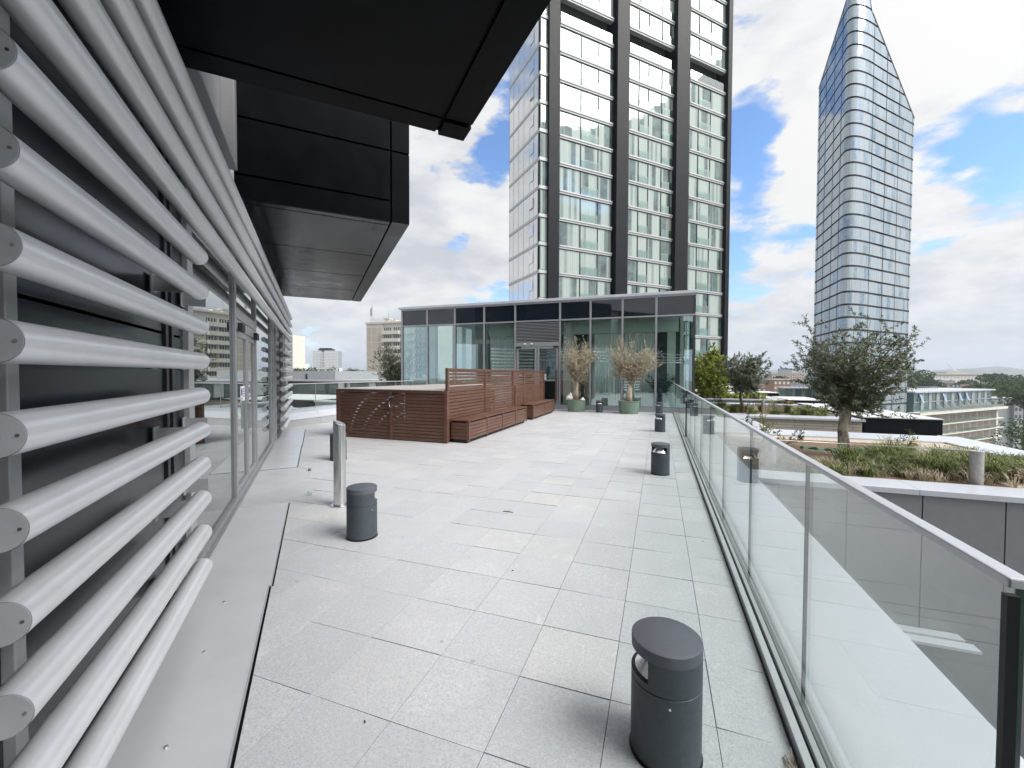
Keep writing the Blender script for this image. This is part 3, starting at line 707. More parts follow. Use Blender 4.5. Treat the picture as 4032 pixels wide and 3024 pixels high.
pbuild('roof', M_white, [(-13.52, 1.52, FY - .16, FY + .3, 5.19, 5.31), (-13.46, 1.48, FY - .10, FY + .3, 5.165, 5.19), (-13.5, 1.50, FY + .3, 29.0, 5.10, 5.28)], bevel=.006)
for i in range(9):
    a, b_ = PX[i] + .045, PX[i + 1] - .045
    pbuild('spandrel', M_gl_spand, [(a, b_, FY - .012, FY + .012, 4.305, 5.10)])
    if i == 4: continue
    w_ = pbuild('window', M_gl_pav, [(a + .012, b_ - .012, FY - .012, FY + .012, .235, 4.222)])
    pbuild('window_gasket', M_gasket, [(a, a + .012, FY - .03, FY + .01, .22, 4.235), (b_ - .012, b_, FY - .03, FY + .01, .22, 4.235), (a, b_, FY - .03, FY + .01, 4.223, 4.2345), (a, b_, FY - .03, FY + .01, .2205, .234)], w_)
a, b_ = PX[4] + .045, PX[5] - .045
m = MB(); z = 3.28
while z < 4.2:
    m.add([(a, FY - .05, z), (b_, FY - .05, z), (b_, FY - .055, z + .018), (a, FY - .055, z + .018), (b_, FY + .0, z + .040), (a, FY + .0, z + .040)], [(0, 1, 2, 3), (3, 2, 4, 5)]); z += .072
m.build('louvre', M_alu, PV)
pbuild('louvre_back', M_dframe, [(a, b_, FY + .01, FY + .03, 3.26, 4.235)])
pbuild('door_head', M_frame, [(a, b_, FY - .05, FY + .05, 3.03, 3.24)], bevel=.004)
for da, db in ((a + .03, -5.655), (-5.625, b_ - .03)):
    d = pbuild('door', M_frame, [(da, da + .10, FY - .035, FY + .03, .02, 3.02), (db - .10, db, FY - .035, FY + .03, .02, 3.02), (da + .10, db - .10, FY - .035, FY + .03, 2.92, 3.02), (da + .10, db - .10, FY - .035, FY + .03, .02, .14)], bevel=.003)
    pbuild('door_glass', M_gl_pav, [(da + .10, db - .10, FY - .008, FY + .008, .14, 2.92)], d)
    xc = da + .0 if da < -6 else db - .24
    pbuild('door_closer', M_gasket, [(xc, xc + .24, FY - .11, FY - .04, 2.96, 3.04)], d, bevel=.006)
    xh = db - .14 if da < -6 else da + .04
    pbuild('door_handle', M_steel if da < -6 else M_wood, [(xh if da < -6 else db - .14, (xh if da < -6 else db - .14) + (.025 if da < -6 else .07), FY - .09, FY - .05, .4, 1.9)], d, bevel=.006)
for xx in (-6.30, -5.95):
    pbuild('ceiling_sensor', M_signw, [(xx, xx + .10, FY - .12, FY - .055, 3.13, 3.19)], bevel=.01)
sg = pbuild('door_sign', M_signw, [(-5.325, -5.175, FY - .0125, FY - .0095, 1.42, 1.665)])
m = MB()
for xc in (-5.285, -5.225):
    m.tube([(xc, FY - .0125, 1.585), (xc, FY - .014, 1.585)], .024, 16); m.box(xc - .015, xc + .015, FY - .014, FY - .0125, 1.53, 1.575)
m.build('sign_symbol', M_signb, sg)
m = MB(); m.box(-5.31, -5.20, FY - .014, FY - .0125, 1.50, 1.508); m.box(-5.305, -5.21, FY - .014, FY - .0125, 1.455, 1.475); m.build('sign_text', M_ink, sg)
# side walls and interior
pbuild('side_glazing', M_gl_pav, [(-13.395, -13.375, FY + .1, 28.6, .1, 5.1)])
pbuild('side_glazing', M_gl_pav, [(1.415, 1.43, FY + .06, 28.6, .1, 5.1)])
for y in (22.5, 25.5, 28.6):
    pbuild('side_mullion', M_dframe, [(1.40, 1.46, y - .04, y + .04, 0, 5.1), (-13.43, -13.35, y - .04, y + .04, 0, 5.1)])
pbuild('back_wall', M_inwall, [(-13.3, -3.0, 28.4, 28.6, 0, 5.1)])
pbuild('interior_floor', M_infloor, [(-13.36, 1.40, FY + .13, 28.4, -.05, .02)])
pbuild('interior_ceiling', M_inwall, [(-13.36, 1.40, FY + .32, 28.4, 5.0, 5.09)])
pbuild('bulkhead', M_inwall, [(-8.4, .80, 19.95, 20.15, 3.62, 4.99), (-4.35, -3.95, 19.9, 20.4, .02, 3.62)])
pbuild('interior_column', M_inwall, [(.34, .70, 20.5, 20.9, .02, 4.99), (-12.55, -12.2, 21.0, 21.35, .02, 4.99), (-9.6, -9.3, 22.0, 22.3, .02, 4.99), (.95, 1.10, 21.8, 22.0, .02, 4.99)])
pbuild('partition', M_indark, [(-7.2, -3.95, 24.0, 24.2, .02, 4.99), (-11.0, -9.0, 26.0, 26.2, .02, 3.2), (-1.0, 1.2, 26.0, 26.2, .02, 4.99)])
def curtain(x0, x1, y, z0, z1, amp=.045, wl=.13):
    m = MB(); k = int((x1 - x0) / .016); vs = []
    ph = random.random() * 9
    for j in range(k + 1):
        x = x0 + (x1 - x0) * j / k
        w = amp * math.sin(2 * math.pi * (x / wl) + ph + .9 * math.sin(x * 3.1 + ph)) * (.75 + .25 * math.sin(x * 5 + ph))
        for z in (z0, z1): vs.append((x, y + w * (1.15 if z == z0 else .85), z))
    m.add(vs, [(2 * j, 2 * j + 2, 2 * j + 3, 2 * j + 1) for j in range(k)], None, True)
    m.build('curtain', M_curtain, PV, angle=180)
curtain(-8.35, -6.9, 20.05, .03, 3.65); curtain(-2.95, -1.66, 20.02, .03, 3.6); curtain(-1.55, -.25, 20.02, .03, 3.6); curtain(-.25, -.12, 20.25, .03, 3.6, .06, .1); curtain(-4.4, -4.05, 19.85, .03, 4.2, .03, .1); curtain(-10.0, -9.75, 20.05, .03, 4.2, .05, .1)
# potted palm behind the glass
pt = thing('potted_palm', 'dark green potted palm standing indoors behind the pavilion glass', 'plant', (.02, 20.15, .02))
m = MB(); m.lathe([(0, 0), (.13, 0), (.17, .34), (.15, .34), (.14, .30), (0, .30)], 20); m.build('pot', M_gasket, pt, local=True)
PP, DD = [], []
m = MB()
for f in range(15):
    a = f * 2.4; tilt = .10 + .05 * (f % 5); Ln = 1.45 + .25 * math.sin(f * 3.3); pts = []
    for q in range(9):
        u_ = q / 8; pts.append(Vector((math.cos(a) * tilt * Ln * u_ ** 1.4 * 1.5, math.sin(a) * tilt * Ln * u_ ** 1.4 * 1.5, .32 + Ln * (u_ - .22 * u_ * u_))))
    m.tube(pts, [.012 - .001 * q for q in range(9)], 5)
    for q in range(2, 9):
        for sgn in (-1, 1):
            for h in range(3):
                p = pts[q - 1].lerp(pts[q], h / 3); t_ = (pts[q] - pts[q - 1]).normalized(); sdv = t_.cross(Vector((0, 0, 1))).normalized()
                PP.append(p); DD.append(t_ * .7 + sdv * sgn * .8 - Vector((0, 0, .25)))
m.build('stem', M_palm, pt, local=True)
V, F = leafset(np.array([list(p) for p in PP]), np.array([list(p) for p in DD]), .42, .050, .25)
o = np_mesh('frond', V, F, M_palm); o.parent = pt

# ------------------------------------------------------------------ trees
def tree(name, label, cat, base, trunk_pts, trunk_r, targets, fork, leaf_m, bark_m, twig_m, n_twig=5, twig_len=.3, n_leaf=22, leaf=(.05, .014), spread=.6, group=None, up_=.3, twig_r=.0035, curl=0.0, sides=3, limb_r=.4):
    t = thing(name, label, cat, base, 0, group)
    B = Vector(base); m = MB()
    tp_ = [Vector(p) for p in trunk_pts]
    m.tube(tp_, trunk_r, 14, T=None); m.v = [tuple(Vector(v) + Vector((random.gauss(0, 1), random.gauss(0, 1), 0)) * trunk_r[0] * .07) for v in m.v]
    m.build('trunk', bark_m, t, local=True, angle=180)
    fk = [Vector(f) for f in fork]; br = MB(); LP, LD = [], []
    for tg in targets:
        tg = Vector(tg); f = min(fk, key=lambda q: (q - tg).length * (1 + .3 * random.random()))
        d = tg - f; mid = f + d * .5 + Vector((d.x * -.10, d.y * -.10, abs(d.length) * -.06)) + Vector([random.gauss(0, .05 * d.length) for _ in range(3)])
        pts = []
        for q in range(7):
            u_ = q / 6; pts.append(f * (1 - u_) ** 2 + mid * 2 * u_ * (1 - u_) + tg * u_ * u_ + Vector([random.gauss(0, .012 * d.length) for _ in range(3)]) * (1 if 0 < q < 6 else 0))
        r0 = trunk_r[-1] * limb_r * (.35 + .5 * random.random())
        br.tube(pts, [max(r0 * (1 - .88 * q / 6), twig_r * 1.2) for q in range(7)], 5, caps=False)
        outd = (tg - f).normalized()
        for k in range(n_twig):
            u_ = random.uniform(.35, 1.0) if k else 1.0; i0 = min(int(u_ * 6), 5); p = pts[i0].lerp(pts[i0 + 1], u_ * 6 - i0)
            dr = (outd * (1.1 - spread) + Vector([random.gauss(0, 1) for _ in range(3)]) * spread * .8 + Vector((0, 0, up_))).normalized()
            ln = twig_len * random.uniform(.5, 1.25); q_ = [p]; dd = dr.copy()
            for w_ in range(4):
                dd = (dd + Vector([random.gauss(0, .18 + curl) for _ in range(3)]) + Vector((0, 0, .05))).normalized(); q_.append(q_[-1] + dd * ln / 4)
            br.tube(q_, [twig_r * (1.2 - .25 * w_) for w_ in range(5)], sides, caps=False)
            for _ in range(n_leaf):
                a = random.uniform(.1, 1.0) * 4; i1 = min(int(a), 3); pp_ = q_[i1].lerp(q_[i1 + 1], a - i1)
                LP.append(pp_); LD.append((q_[i1 + 1] - q_[i1]).normalized() * .7 + Vector([random.gauss(0, .6) for _ in range(3)]))
    if twig_m: br.build('branch', twig_m, t, local=True, angle=180)
    if LP:
        V, F = leafset(np.array([list(p) for p in LP]), np.array([list(p) for p in LD]), *leaf)
        o = np_mesh('crown', V, F, leaf_m); o.parent = t
    return t
def fan(n, zlo, zhi, rx_fn, cx=0, cy=0, ry=.8, shell=.55, lean=0.0):
    out = []
    while len(out) < n:
        h = random.random(); z = zlo + (zhi - zlo) * h; rx = rx_fn(h); a = random.uniform(0, 2 * math.pi); rr = (random.random() ** shell)
        out.append((cx + rx * rr * math.cos(a) + lean * h, cy + rx * ry * rr * math.sin(a), z))
    return out
# green olive in the roof garden
T0 = (3.80, 10.85, -.03)
tg = fan(150, .95, 2.45, lambda h: .34 + .74 * math.sin(min(1, h * 1.05) * math.pi * .62), .08, 0, 1.0)
tg += [(.20, .1, 2.92), (.42, 0, 2.94), (.16, -.3, 2.7), (-.70, .1, 2.86), (-.62, .1, 2.65), (-.95, .1, 2.05), (-.85, -.1, 1.85), (1.22, .1, 2.60), (1.05, 0, 2.45), (1.12, -.1, 1.93), (1.0, .2, 2.1), (.72, -.2, .86), (.62, 0, .98), (.5, -.3, .92), (-.3, .3, 2.72), (-.15, -.2, 2.6), (.75, .2, 2.78), (.68, -.1, 2.7), (.95, -.3, 1.5), (-.75, .2, 1.55), (-.55, 0, 2.4)]
tree('olive_tree', 'large green olive tree in the near roof garden, tied down with green straps', 'tree', T0, [(0, 0, -.1), (.01, 0, .15), (-.03, .01, .5), (.02, 0, .85), (.0, .0, 1.1)], [.122, .106, .094, .098, .08], tg, [(0, 0, 1.0), (.05, 0, 1.12), (-.04, .02, .95), (0, 0, 1.25)], M_olive, M_bark, M_twig, n_twig=6, twig_len=.32, n_leaf=30, leaf=(.070, .021), limb_r=.22, spread=.75, up_=.2)
m = MB()
for q in range(9):
    a = random.uniform(0, 6.28); z = random.uniform(.12, .85); r_ = .128
    m.add([(T0[0] + math.cos(a + da) * r_, T0[1] + math.sin(a + da) * r_, z + dz + T0[2]) for da, dz in ((-.25, -.09), (.22, -.06), (.28, .10), (-.15, .12))], [(0, 1, 2, 3)])
# second olive
tg = fan(115, .95, 2.55, lambda h: .30 + .85 * math.sin(min(1, h) * math.pi * .72 + .25), .15, 0, 1.0)
tree('olive_tree', 'dark green olive tree in the second roof garden behind the stone wall', 'tree', (3.62, 21.4, -.03), [(0, 0, -.1), (.02, 0, .25), (-.08, 0, .6), (-.1, 0, .9)], [.08, .07, .06, .05], tg, [(-.1, 0, .85), (-.02, 0, 1.0)], M_olive, M_twig, M_twig, n_twig=7, twig_len=.33, n_leaf=30, leaf=(.085, .032), limb_r=.35, spread=.7)
# yellow-green tree
tg = fan(190, .2, 2.9, lambda h: .95 + .70 * math.sin(min(1, h) * math.pi * .8 + .2), .2, 0, 1.0) + fan(22, 2.8, 3.8, lambda h: .55 * (1 - h) + .05, .5, 0)
tree('multi_stem_shrub', 'bright yellow green multi stemmed tree at the pavilion corner', 'tree', (3.1, 33.2, -.03), [(0, 0, 0), (.05, 0, .4), (.1, 0, .8)], [.05, .04, .03], tg, [(0, 0, .1), (.1, 0, .5), (.1, 0, .9)], M_lime, M_twig, M_twig, n_twig=6, twig_len=.42, n_leaf=26, leaf=(.13, .085), limb_r=.4, spread=.7)
# grey olive beside the pavilion on the left
tg = fan(90, .9, 3.5, lambda h: .45 + 1.0 * math.sin(min(1, h) * math.pi * .75 + .2), 0, 0, 1.0)
tree('olive_tree', 'grey green olive tree beside the left end of the pavilion', 'tree', (-17.6, 24.6, -.03), [(0, 0, -.1), (0, 0, .4), (.05, 0, .9)], [.1, .09, .07], tg, [(0, 0, .85), (.05, 0, 1.0)], M_olive, M_bark, M_twig, n_twig=7, twig_len=.4, n_leaf=26, leaf=(.10, .04), limb_r=.4, spread=.7)
# dried olives in pots
def pot_tree(label, x, y, tr, tgs, r, potr, fork, tl):
    p = thing('plant_pot', label[0], 'plant pot', (x, y, 0), 0, 'green pots in front of the pavilion')
    m = MB(); R0, R1 = potr * .83, potr
    m.lathe([(0, .004), (R0, .004), (R0 + .008, .03), (R0 + (R1 - R0) * .72, .395), (R1 - .02, .43), (R1 - .018, .50), (R1, .515), (R1, .54), (R1 - .025, .545), (R1 - .03, .49), (0, .485)], 48)
    for q in range(16):
        a = q * math.pi / 8; T = Matrix.Rotation(a, 4, 'Z'); m.add([(R0 + .004, -.011, .03), (R0 + .016, -.011, .03), (R0 + .016, .011, .03), (R0 + .004, .011, .03), (R1 - .05, -.011, .39), (R1 - .035, -.011, .39), (R1 - .035, .011, .39), (R1 - .05, .011, .39)], [(0, 1, 5, 4), (1, 2, 6, 5), (2, 3, 7, 6), (4, 5, 6, 7)], T)
    m.build('tub', M_pot, p, local=True, angle=35)
    m = MB(); m.lathe([(0, .50), (R1 - .032, .492)], 30); m.build('soil', M_soil, p, local=True)
    tree('dried_olive_tree', label[1], 'tree', (x, y, .49), tr, r, tgs, fork, M_deadleaf, M_deadbark, M_deadtwig, n_twig=12, twig_len=tl, n_leaf=11, leaf=(.060, .028), spread=.6, group='dried olives in pots', up_=.5, twig_r=.0042, curl=.12, limb_r=.55)
tg1 = fan(80, .85, 2.30, lambda h: .22 + .58 * math.sin(min(1, h * 1.1) * math.pi * .62), .06, 0, 1.0) + [(-.42, 0, 2.75), (-.38, .1, 2.55), (-.05, 0, 2.65), (.35, .1, 2.6), (.3, 0, 2.4), (.75, 0, 2.2), (.8, .1, 1.9), (-.65, 0, 1.9), (-.7, .1, 2.1), (-.45, -.1, 1.4)]
pot_tree(('round green plastic plant pot on the left, by the pavilion doors', 'dried pale olive tree in the left green pot, with bushy upright twigs'), -3.53, 18.62, [(0, 0, 0), (-.02, 0, .35), (.0, 0, .7), (.02, 0, .98)], tg1, [.12, .105, .10, .10], .44, [(.0, 0, .9), (.02, 0, 1.0), (-.03, 0, .85)], .36)
tg2 = fan(82, .95, 2.2, lambda h: .25 + .85 * min(1, h * 1.3), .1, 0, .9) + [(-.40, 0, 2.6), (-.3, .1, 2.65), (-.55, 0, 2.4), (.15, 0, 2.65), (.2, .1, 2.6), (.75, 0, 2.35), (.9, 0, 2.2), (.95, 0, 1.9), (-.8, 0, 2.3), (-.85, 0, 2.1), (-.65, 0, 1.2), (-.75, 0, 1.15), (.95, 0, 1.6), (1.3, 0, 1.65)]
pot_tree(('wider green plastic plant pot on the right, in front of the curtained glass', 'dried olive tree in the right green pot, forked into two spreading limbs'), -1.22, 18.5, [(0, 0, 0), (-.01, 0, .3), (.02, 0, .62), (.0, 0, .75)], tg2, [.14, .12, .10, .085], .46, [(-.05, 0, .75), (.05, 0, .72), (-.3, 0, 1.1), (.35, 0, 1.05), (.1, 0, 1.2)], .36)
tag(MB().build('x', M_bag), 'x') if False else None
bgm = MB()
for (cx_, cy_, cz, rx_, ry_, rz_) in ((-.05, 0, .11, .15, .12, .13), (.0, .0, .24, .075, .07, .08), (-.0, .0, .31, .03, .03, .05)):
    prof = []
    vs, fs = [], []
    for i in range(7):
        th = math.pi * i / 6
        for j in range(12):
            ph = 2 * math.pi * j / 12; w_ = 1 + .12 * math.sin(3 * ph + i)
            vs.append((cx_ + rx_ * math.sin(th) * math.cos(ph) * w_, cy_ + ry_ * math.sin(th) * math.sin(ph) * w_, cz + rz_ * math.cos(th)))
    fs = [(i * 12 + j, (i + 1) * 12 + j, (i + 1) * 12 + (j + 1) % 12, i * 12 + (j + 1) % 12) for i in range(6) for j in range(12)]
    bgm.add(vs, fs, None, True)
bo = bgm.build('plastic_bag', M_bag, angle=180); bo.location = (-3.76, 18.42, .50)
tag(bo, 'knotted white plastic bag left in the left pot beside the dried trunk', 'bag')
bo2 = bo.copy(); COL.objects.link(bo2); bo2.location = (-3.20, 18.48, .50); bo2.scale = (.9, .8, .45); bo2.rotation_euler = (0, 0, 1.2)
bo2['label'] = 'flat crumpled white bag on the right rim of the left pot'

# ------------------------------------------------------------------ right hand glass balustrade
def balustrade(label, y0, y1, joints, zt, x=.70):
    t = thing('glass_balustrade', label, 'balustrade', (x, (y0 + y1) / 2, 0))
    ys = [y0] + joints + [y1]
    for i in range(len(ys) - 1):
        m = MB(); m.box(x - .008, x + .008, ys[i] + .005, ys[i + 1] - .005, .03, zt - .018); pn = m.build('glass_panel', M_gl_bal, t)
        for ya in (ys[i] + .0022, ys[i + 1] - .0047): m = MB(); m.box(x - .0078, x + .0078, ya, ya + .0025, .05, zt - .018); m.build('glass_edge', M_gl_edge, pn)
    m = MB(); m.box(x - .020, x + .020, y0, y1, zt - .022, zt); m.build('handrail', M_rail, t, bevel=.004)
    m = MB(); m.box(x - .10, x - .062, y0, y1, -.02, .045); m.build('base_channel', M_rail, t, bevel=.003)
    m = MB(); m.box(x - .040, x - .013, y0, y1, -.02, .038); m.box(x + .014, x + .06, y0, y1, -.02, .04); m.build('glazing_bead', M_ltgrey, t, bevel=.002)
    m = MB(); m.box(x - .062, x - .040, y0, y1, -.02, .012); m.build('drain_slot', M_gasket, t)
    return t
bt = balustrade('near run of frameless glass balustrade with metal handrail along the right edge', 1.13, 11.90, [2.41, 3.74, 5.19, 6.52, 7.88, 9.22, 10.56], 1.285)
m = MB(); m.box(.668, .688, 1.112, 1.1285, .0, 1.255); m.build('end_trim', M_gasket, bt)
b2 = balustrade('far run of glass balustrade between the black post and the pavilion', 12.0, 19.42, [13.4, 14.9, 16.4, 17.9], 1.27)
m = MB(); m.box(.676, .724, 11.93, 11.98, .0, 1.25); m.build('post', M_gasket, b2)
m = MB(); m.box(.66, .74, 11.90, 12.01, .98, 1.08); m.build('clamp', M_steel, b2, bevel=.006)
b3 = balustrade('short glass balustrade run cut off by the right edge of the photo', -3.0, 1.09, [-1.6, -.2], 1.285)
# parapet strip outside the glass
ps = thing('parapet_coping', 'smooth white metal parapet ledge outside the right glass balustrade', 'parapet', (1.1, 6, 0))
ys = [-4.0, 1.2, 4.05, 7.72, 10.8, 13.9, 17.0, 19.45]
for i in range(len(ys) - 1):
    m = MB(); m.box(.765, 1.54, ys[i] + .003, ys[i + 1] - .003, -.05, .004); m.build('coping_sheet', M_white, ps, bevel=.004)
m = MB(); m.box(.74, 1.50, -4, 19.4, -9, -.055); m.build('wall', M_ltgrey, ps)

# ------------------------------------------------------------------ roof gardens to the right
RB = thing('roof_garden_block', 'stepped grey block with white copings and planted roof beds to the right of the terrace', 'building', (4.5, 14, 0))
def rb(name, mat, boxes, parent=RB, bevel=0.0, off=0):
    m = MB()
    for b in boxes: m.box(*b)
    return m.build(name, mat, parent, bevel=bevel)
def coping(x0, x1, y0, y1, along='x', step=2.45, z=0.0, first=None):
    a0, a1 = (x0, x1) if along == 'x' else (y0, y1); p = first or a0 + step; cuts = [a0]
    while p < a1 - .3: cuts.append(p); p += step
    cuts.append(a1); m = MB()
    for i in range(len(cuts) - 1):
        if along == 'x': m.box(cuts[i] + .002, cuts[i + 1] - .002, y0, y1, z - .085, z)
        else: m.box(x0, x1, cuts[i] + .002, cuts[i + 1] - .002, z - .085, z)
    m.build('coping', M_white, RB, bevel=.005)
def panelwall(x0, x1, y, z0, z1, first, step, mat=M_gclad, jz=-1.78):
    xs = [x0]; p = first
    while p < x1: 
        if p > x0: xs.append(p)
        p += step
    xs.append(x1)
    zs = [z0] + ([jz] if z0 < jz < z1 else []) + [z1]
    for k in range(len(zs) - 1):
        for i in range(len(xs) - 1):
            rb('cladding_panel', mat, [(xs[i] + .008, xs[i + 1] - .008, y, y + .03, zs[k] + .008, zs[k + 1] - .004)])
coping(1.545, 14.0, 7.76, 8.40, 'x', first=3.66)
panelwall(1.55, 14.0, 7.80, -2.15, -.09, 1.86 - .92, .925)
rb('wall_core', M_groove, [(1.55, 14.0, 7.84, 8.3, -30, -.09)])
rb('ledge', M_white, [(1.9, 4.15, 7.62, 7.79, -2.12, -2.08), (1.9, 4.22, 7.42, 7.60, -2.14, -2.10)])
rb('lower_roof', M_roofdark, [(1.5, 14, -6, 7.78, -5.0, -4.6)])
rb('lower_wall', M_gclad, [(1.55, 14, 7.79, 7.82, -4.6, -2.16)])
coping(1.545, 7.80, 13.57, 14.84, 'x', first=2.6)
coping(6.88, 7.80, 8.40, 13.57, 'y')
rb('wall_core', M_loggia, [(1.6, 7.76, 13.6, 14.8, -30, -.088), (6.9, 7.76, 8.35, 13.6, -30, -.088)])
coping(1.545, 3.34, 14.84, 19.16, 'y')
rb('wall_core', M_loggia, [(1.6, 3.3, 14.8, 19.2, -30, -.088)])
rb('gully_floor', M_roofdark, [(3.3, 12, 14.8, 19.4, -3.0, -2.6)])
rb('soil_bed', M_soil, [(1.56, 6.88, 8.38, 13.2, -.6, -.05)])
rb('gravel_strip', M_gravel, [(1.56, 6.88, 13.0, 13.57, -.5, -.045), (5.2, 6.88, 8.38, 13.0, -.3, -.040)])
rb('stone_wall', M_stone, [(3.36, 7.30, 19.25, 19.45, -3, -.088)])
coping(2.9, 7.38, 19.16, 20.25, 'x', first=5.0)
rb('soil_bed', M_soil, [(1.56, 7.3, 20.2, 26.9, -.6, -.05)])
rb('wall_core', M_loggia, [(1.6, 7.28, 19.46, 27.8, -30, -.62)])
coping(1.545, 8.10, 26.9, 27.9, 'x'); coping(7.25, 8.10, 20.25, 26.9, 'y')
coping(1.545, 7.5, 31.9, 32.6, 'x'); panelwall(1.6, 7.45, 32.0, -3, -.088, 2.2, 1.1, M_loggia)
rb('soil_bed', M_soil, [(1.56, 7.3, 32.6, 38.2, -.6, -.05)])
coping(1.545, 8.1, 38.2, 39.1, 'x'); coping(7.3, 8.1, 32.6, 38.2, 'y')
rb('gully_floor', M_roofdark, [(1.5, 12, 27.8, 32, -3, -2.6)])
rb('wall_core', M_loggia, [(1.6, 8, 32.1, 39, -30, -.62)])
for nm, (x0, x1, y0, y1, z0, z1) in {'a': (7.42, 9.76, 19.42, 27.5, -.50, .06), 'b': (8.14, 10.25, 31.9, 36.5, -.40, .0), 'c': (8.1, 10.4, 44.0, 48.0, -.3, -.02)}.items():
    bx = rb('plant_box', M_pier, [(x0, x1, y0, y1, z0, z1)])
    rb('box_roof', M_roofwht, [(x0 - .03, x1 + .03, y0 - .03, y1, z1, z1 + .035)], bx)
rb('box_base', M_groove, [(7.5, 9.7, 19.6, 27.4, -30, -.50), (8.2, 10.2, 32, 36.4, -30, -.41), (8.2, 10.2, 44.1, 48, -30, -.31)])
rb('far_roof', M_roofwht, [(2.0, 8.0, 40.0, 44.0, -.30, -.26), (1.5, 8.0, 44.5, 47.0, -.2, -.1), (1.5, 9.5, 49.0, 51.5, -.3, -.02), (1.0, 7.5, 54, 57, -.3, .05), (1.5, 9, 60, 66, -.3, .05)])
rb('far_wall', M_loggia, [(1.5, 8.05, 39.1, 66, -30, -.31)])
rb('edge_wall', M_pier, [(11.2, 22, 14.2, 19, -3, -1.05)]); rb('edge_cap', M_white, [(11.15, 22, 14.1, 14.3, -1.05, -1.0)])
# posts with tie cables
def tie_post(label, x, y, r=.082, h=.50):
    t = thing('tie_post', label, 'post', (x, y, -.05), 0, 'galvanised tie posts in the roof gardens')
    m = MB(); m.lathe([(r, 0), (r, h + .04)], 28); m.build('shaft', M_post, t, local=True)
    m = MB(); m.lathe([(0, h + .058), (r + .006, h + .056), (r + .006, h + .04), (r, h + .04)], 28); m.build('cap_plate', M_ltgrey, t, local=True)
    m = MB(); m.tube([(0, 0, h + .05), (0, 0, h + .085)], .012, 8); m.build('eye_bolt', M_steel, t, local=True)
tie_post('round galvanised tie post standing clear at the right of the near roof garden', 4.75, 8.60)
tie_post('round tie post seen through the balustrade glass in the near roof garden', 1.96, 8.75)
tie_post('small round tie post in the second roof garden behind the stone wall', 4.48, 21.6, .072, .53)
cb = thing('tension_cable', 'taut steel cable with a turnbuckle strung between two garden tie posts', 'cable', (3.3, 9.2, .35))
A_, B_ = Vector((1.96, 8.75, .50)), Vector((4.75, 8.60, .50))
m = MB(); m.tube([A_.lerp(B_, q / 14) + Vector((0, .75 * math.sin(math.pi * q / 14), -.10 * math.sin(math.pi * q / 14))) for q in range(13)], .006, 6); m.build('wire', M_ropewire, cb)
e_ = A_.lerp(B_, 12 / 14) + Vector((0, .75 * math.sin(math.pi * 12 / 14), -.10 * math.sin(math.pi * 12 / 14)))
m = MB(); m.tube([e_, e_.lerp(B_, .35)], .014, 8); m.tube([e_.lerp(B_, .3), e_.lerp(B_, .55)], .022, 8); m.tube([e_.lerp(B_, .5), B_], .010, 8); m.build('turnbuckle', M_steel, cb)
# green straps round the trunk foot
stp = thing('ratchet_strap', 'bright green webbing straps pegged out around the foot of the near olive', 'strap', (3.8, 10.8, 0))
def ribbon(m, pts, w=.065):
    vs = []
    for i, p in enumerate(pts):
        p = Vector(p); t_ = (Vector(pts[min(i + 1, len(pts) - 1)]) - Vector(pts[max(i - 1, 0)])).normalized(); s_ = t_.cross(Vector((0, .3, 1))).normalized() * w / 2
        s_ = s_ + Vector((0, 0, .5 * w * math.sin(i * 1.7)))
        vs += [p + s_, p - s_, p - s_ - Vector((0, 0, .004)), p + s_ - Vector((0, 0, .004))]
    fs = []
    for i in range(len(pts) - 1):
        for k in range(4): fs.append((4 * i + k, 4 * i + (k + 1) % 4, 4 * i + 4 + (k + 1) % 4, 4 * i + 4 + k))
    m.add(vs, fs)
def catm(pts, n=6):
    out = []; P_ = [Vector(p) for p in pts]; P_ = [P_[0]] + P_ + [P_[-1]]
    for i in range(1, len(P_) - 2):
        for q in range(n):
            t_ = q / n; a, b_, c, d = P_[i - 1:i + 3]
            out.append(.5 * ((2 * b_) + (-a + c) * t_ + (2 * a - 5 * b_ + 4 * c - d) * t_ * t_ + (-a + 3 * b_ - 3 * c + d) * t_ ** 3))
    return out + [P_[-2]]
m = MB()
ribbon(m, catm([(2.95, 10.75, .06), (3.3, 10.68, .06), (3.7, 10.64, .04), (4.05, 10.62, .05), (4.22, 10.6, .04)]))
ribbon(m, catm([(3.32, 10.0, .02), (3.5, 10.15, .05), (3.75, 10.35, .06), (3.98, 10.6, .10), (4.05, 10.7, .05)]))
ribbon(m, catm([(4.02, 10.62, .10), (4.12, 10.4, .05), (4.30, 10.1, .02)])); ribbon(m, catm([(3.98, 10.65, .08), (4.16, 10.6, .12), (4.2, 10.4, .03), (4.35, 10.2, .02)]))
ribbon(m, catm([(3.55, 10.4, .03), (3.6, 10.25, .07), (3.75, 10.2, .05), (4.0, 10.45, .05)]))
m.v = [(v[0], v[1], v[2] + .03) for v in m.v]; m.build('webbing', M_strap, stp)
m = MB(); m.lathe([(.10, 0), (.13, 0), (.13, .09), (.10, .09)], 20, c=(3.66, 10.72)); m.build('trunk_collar', M_gasket, stp)

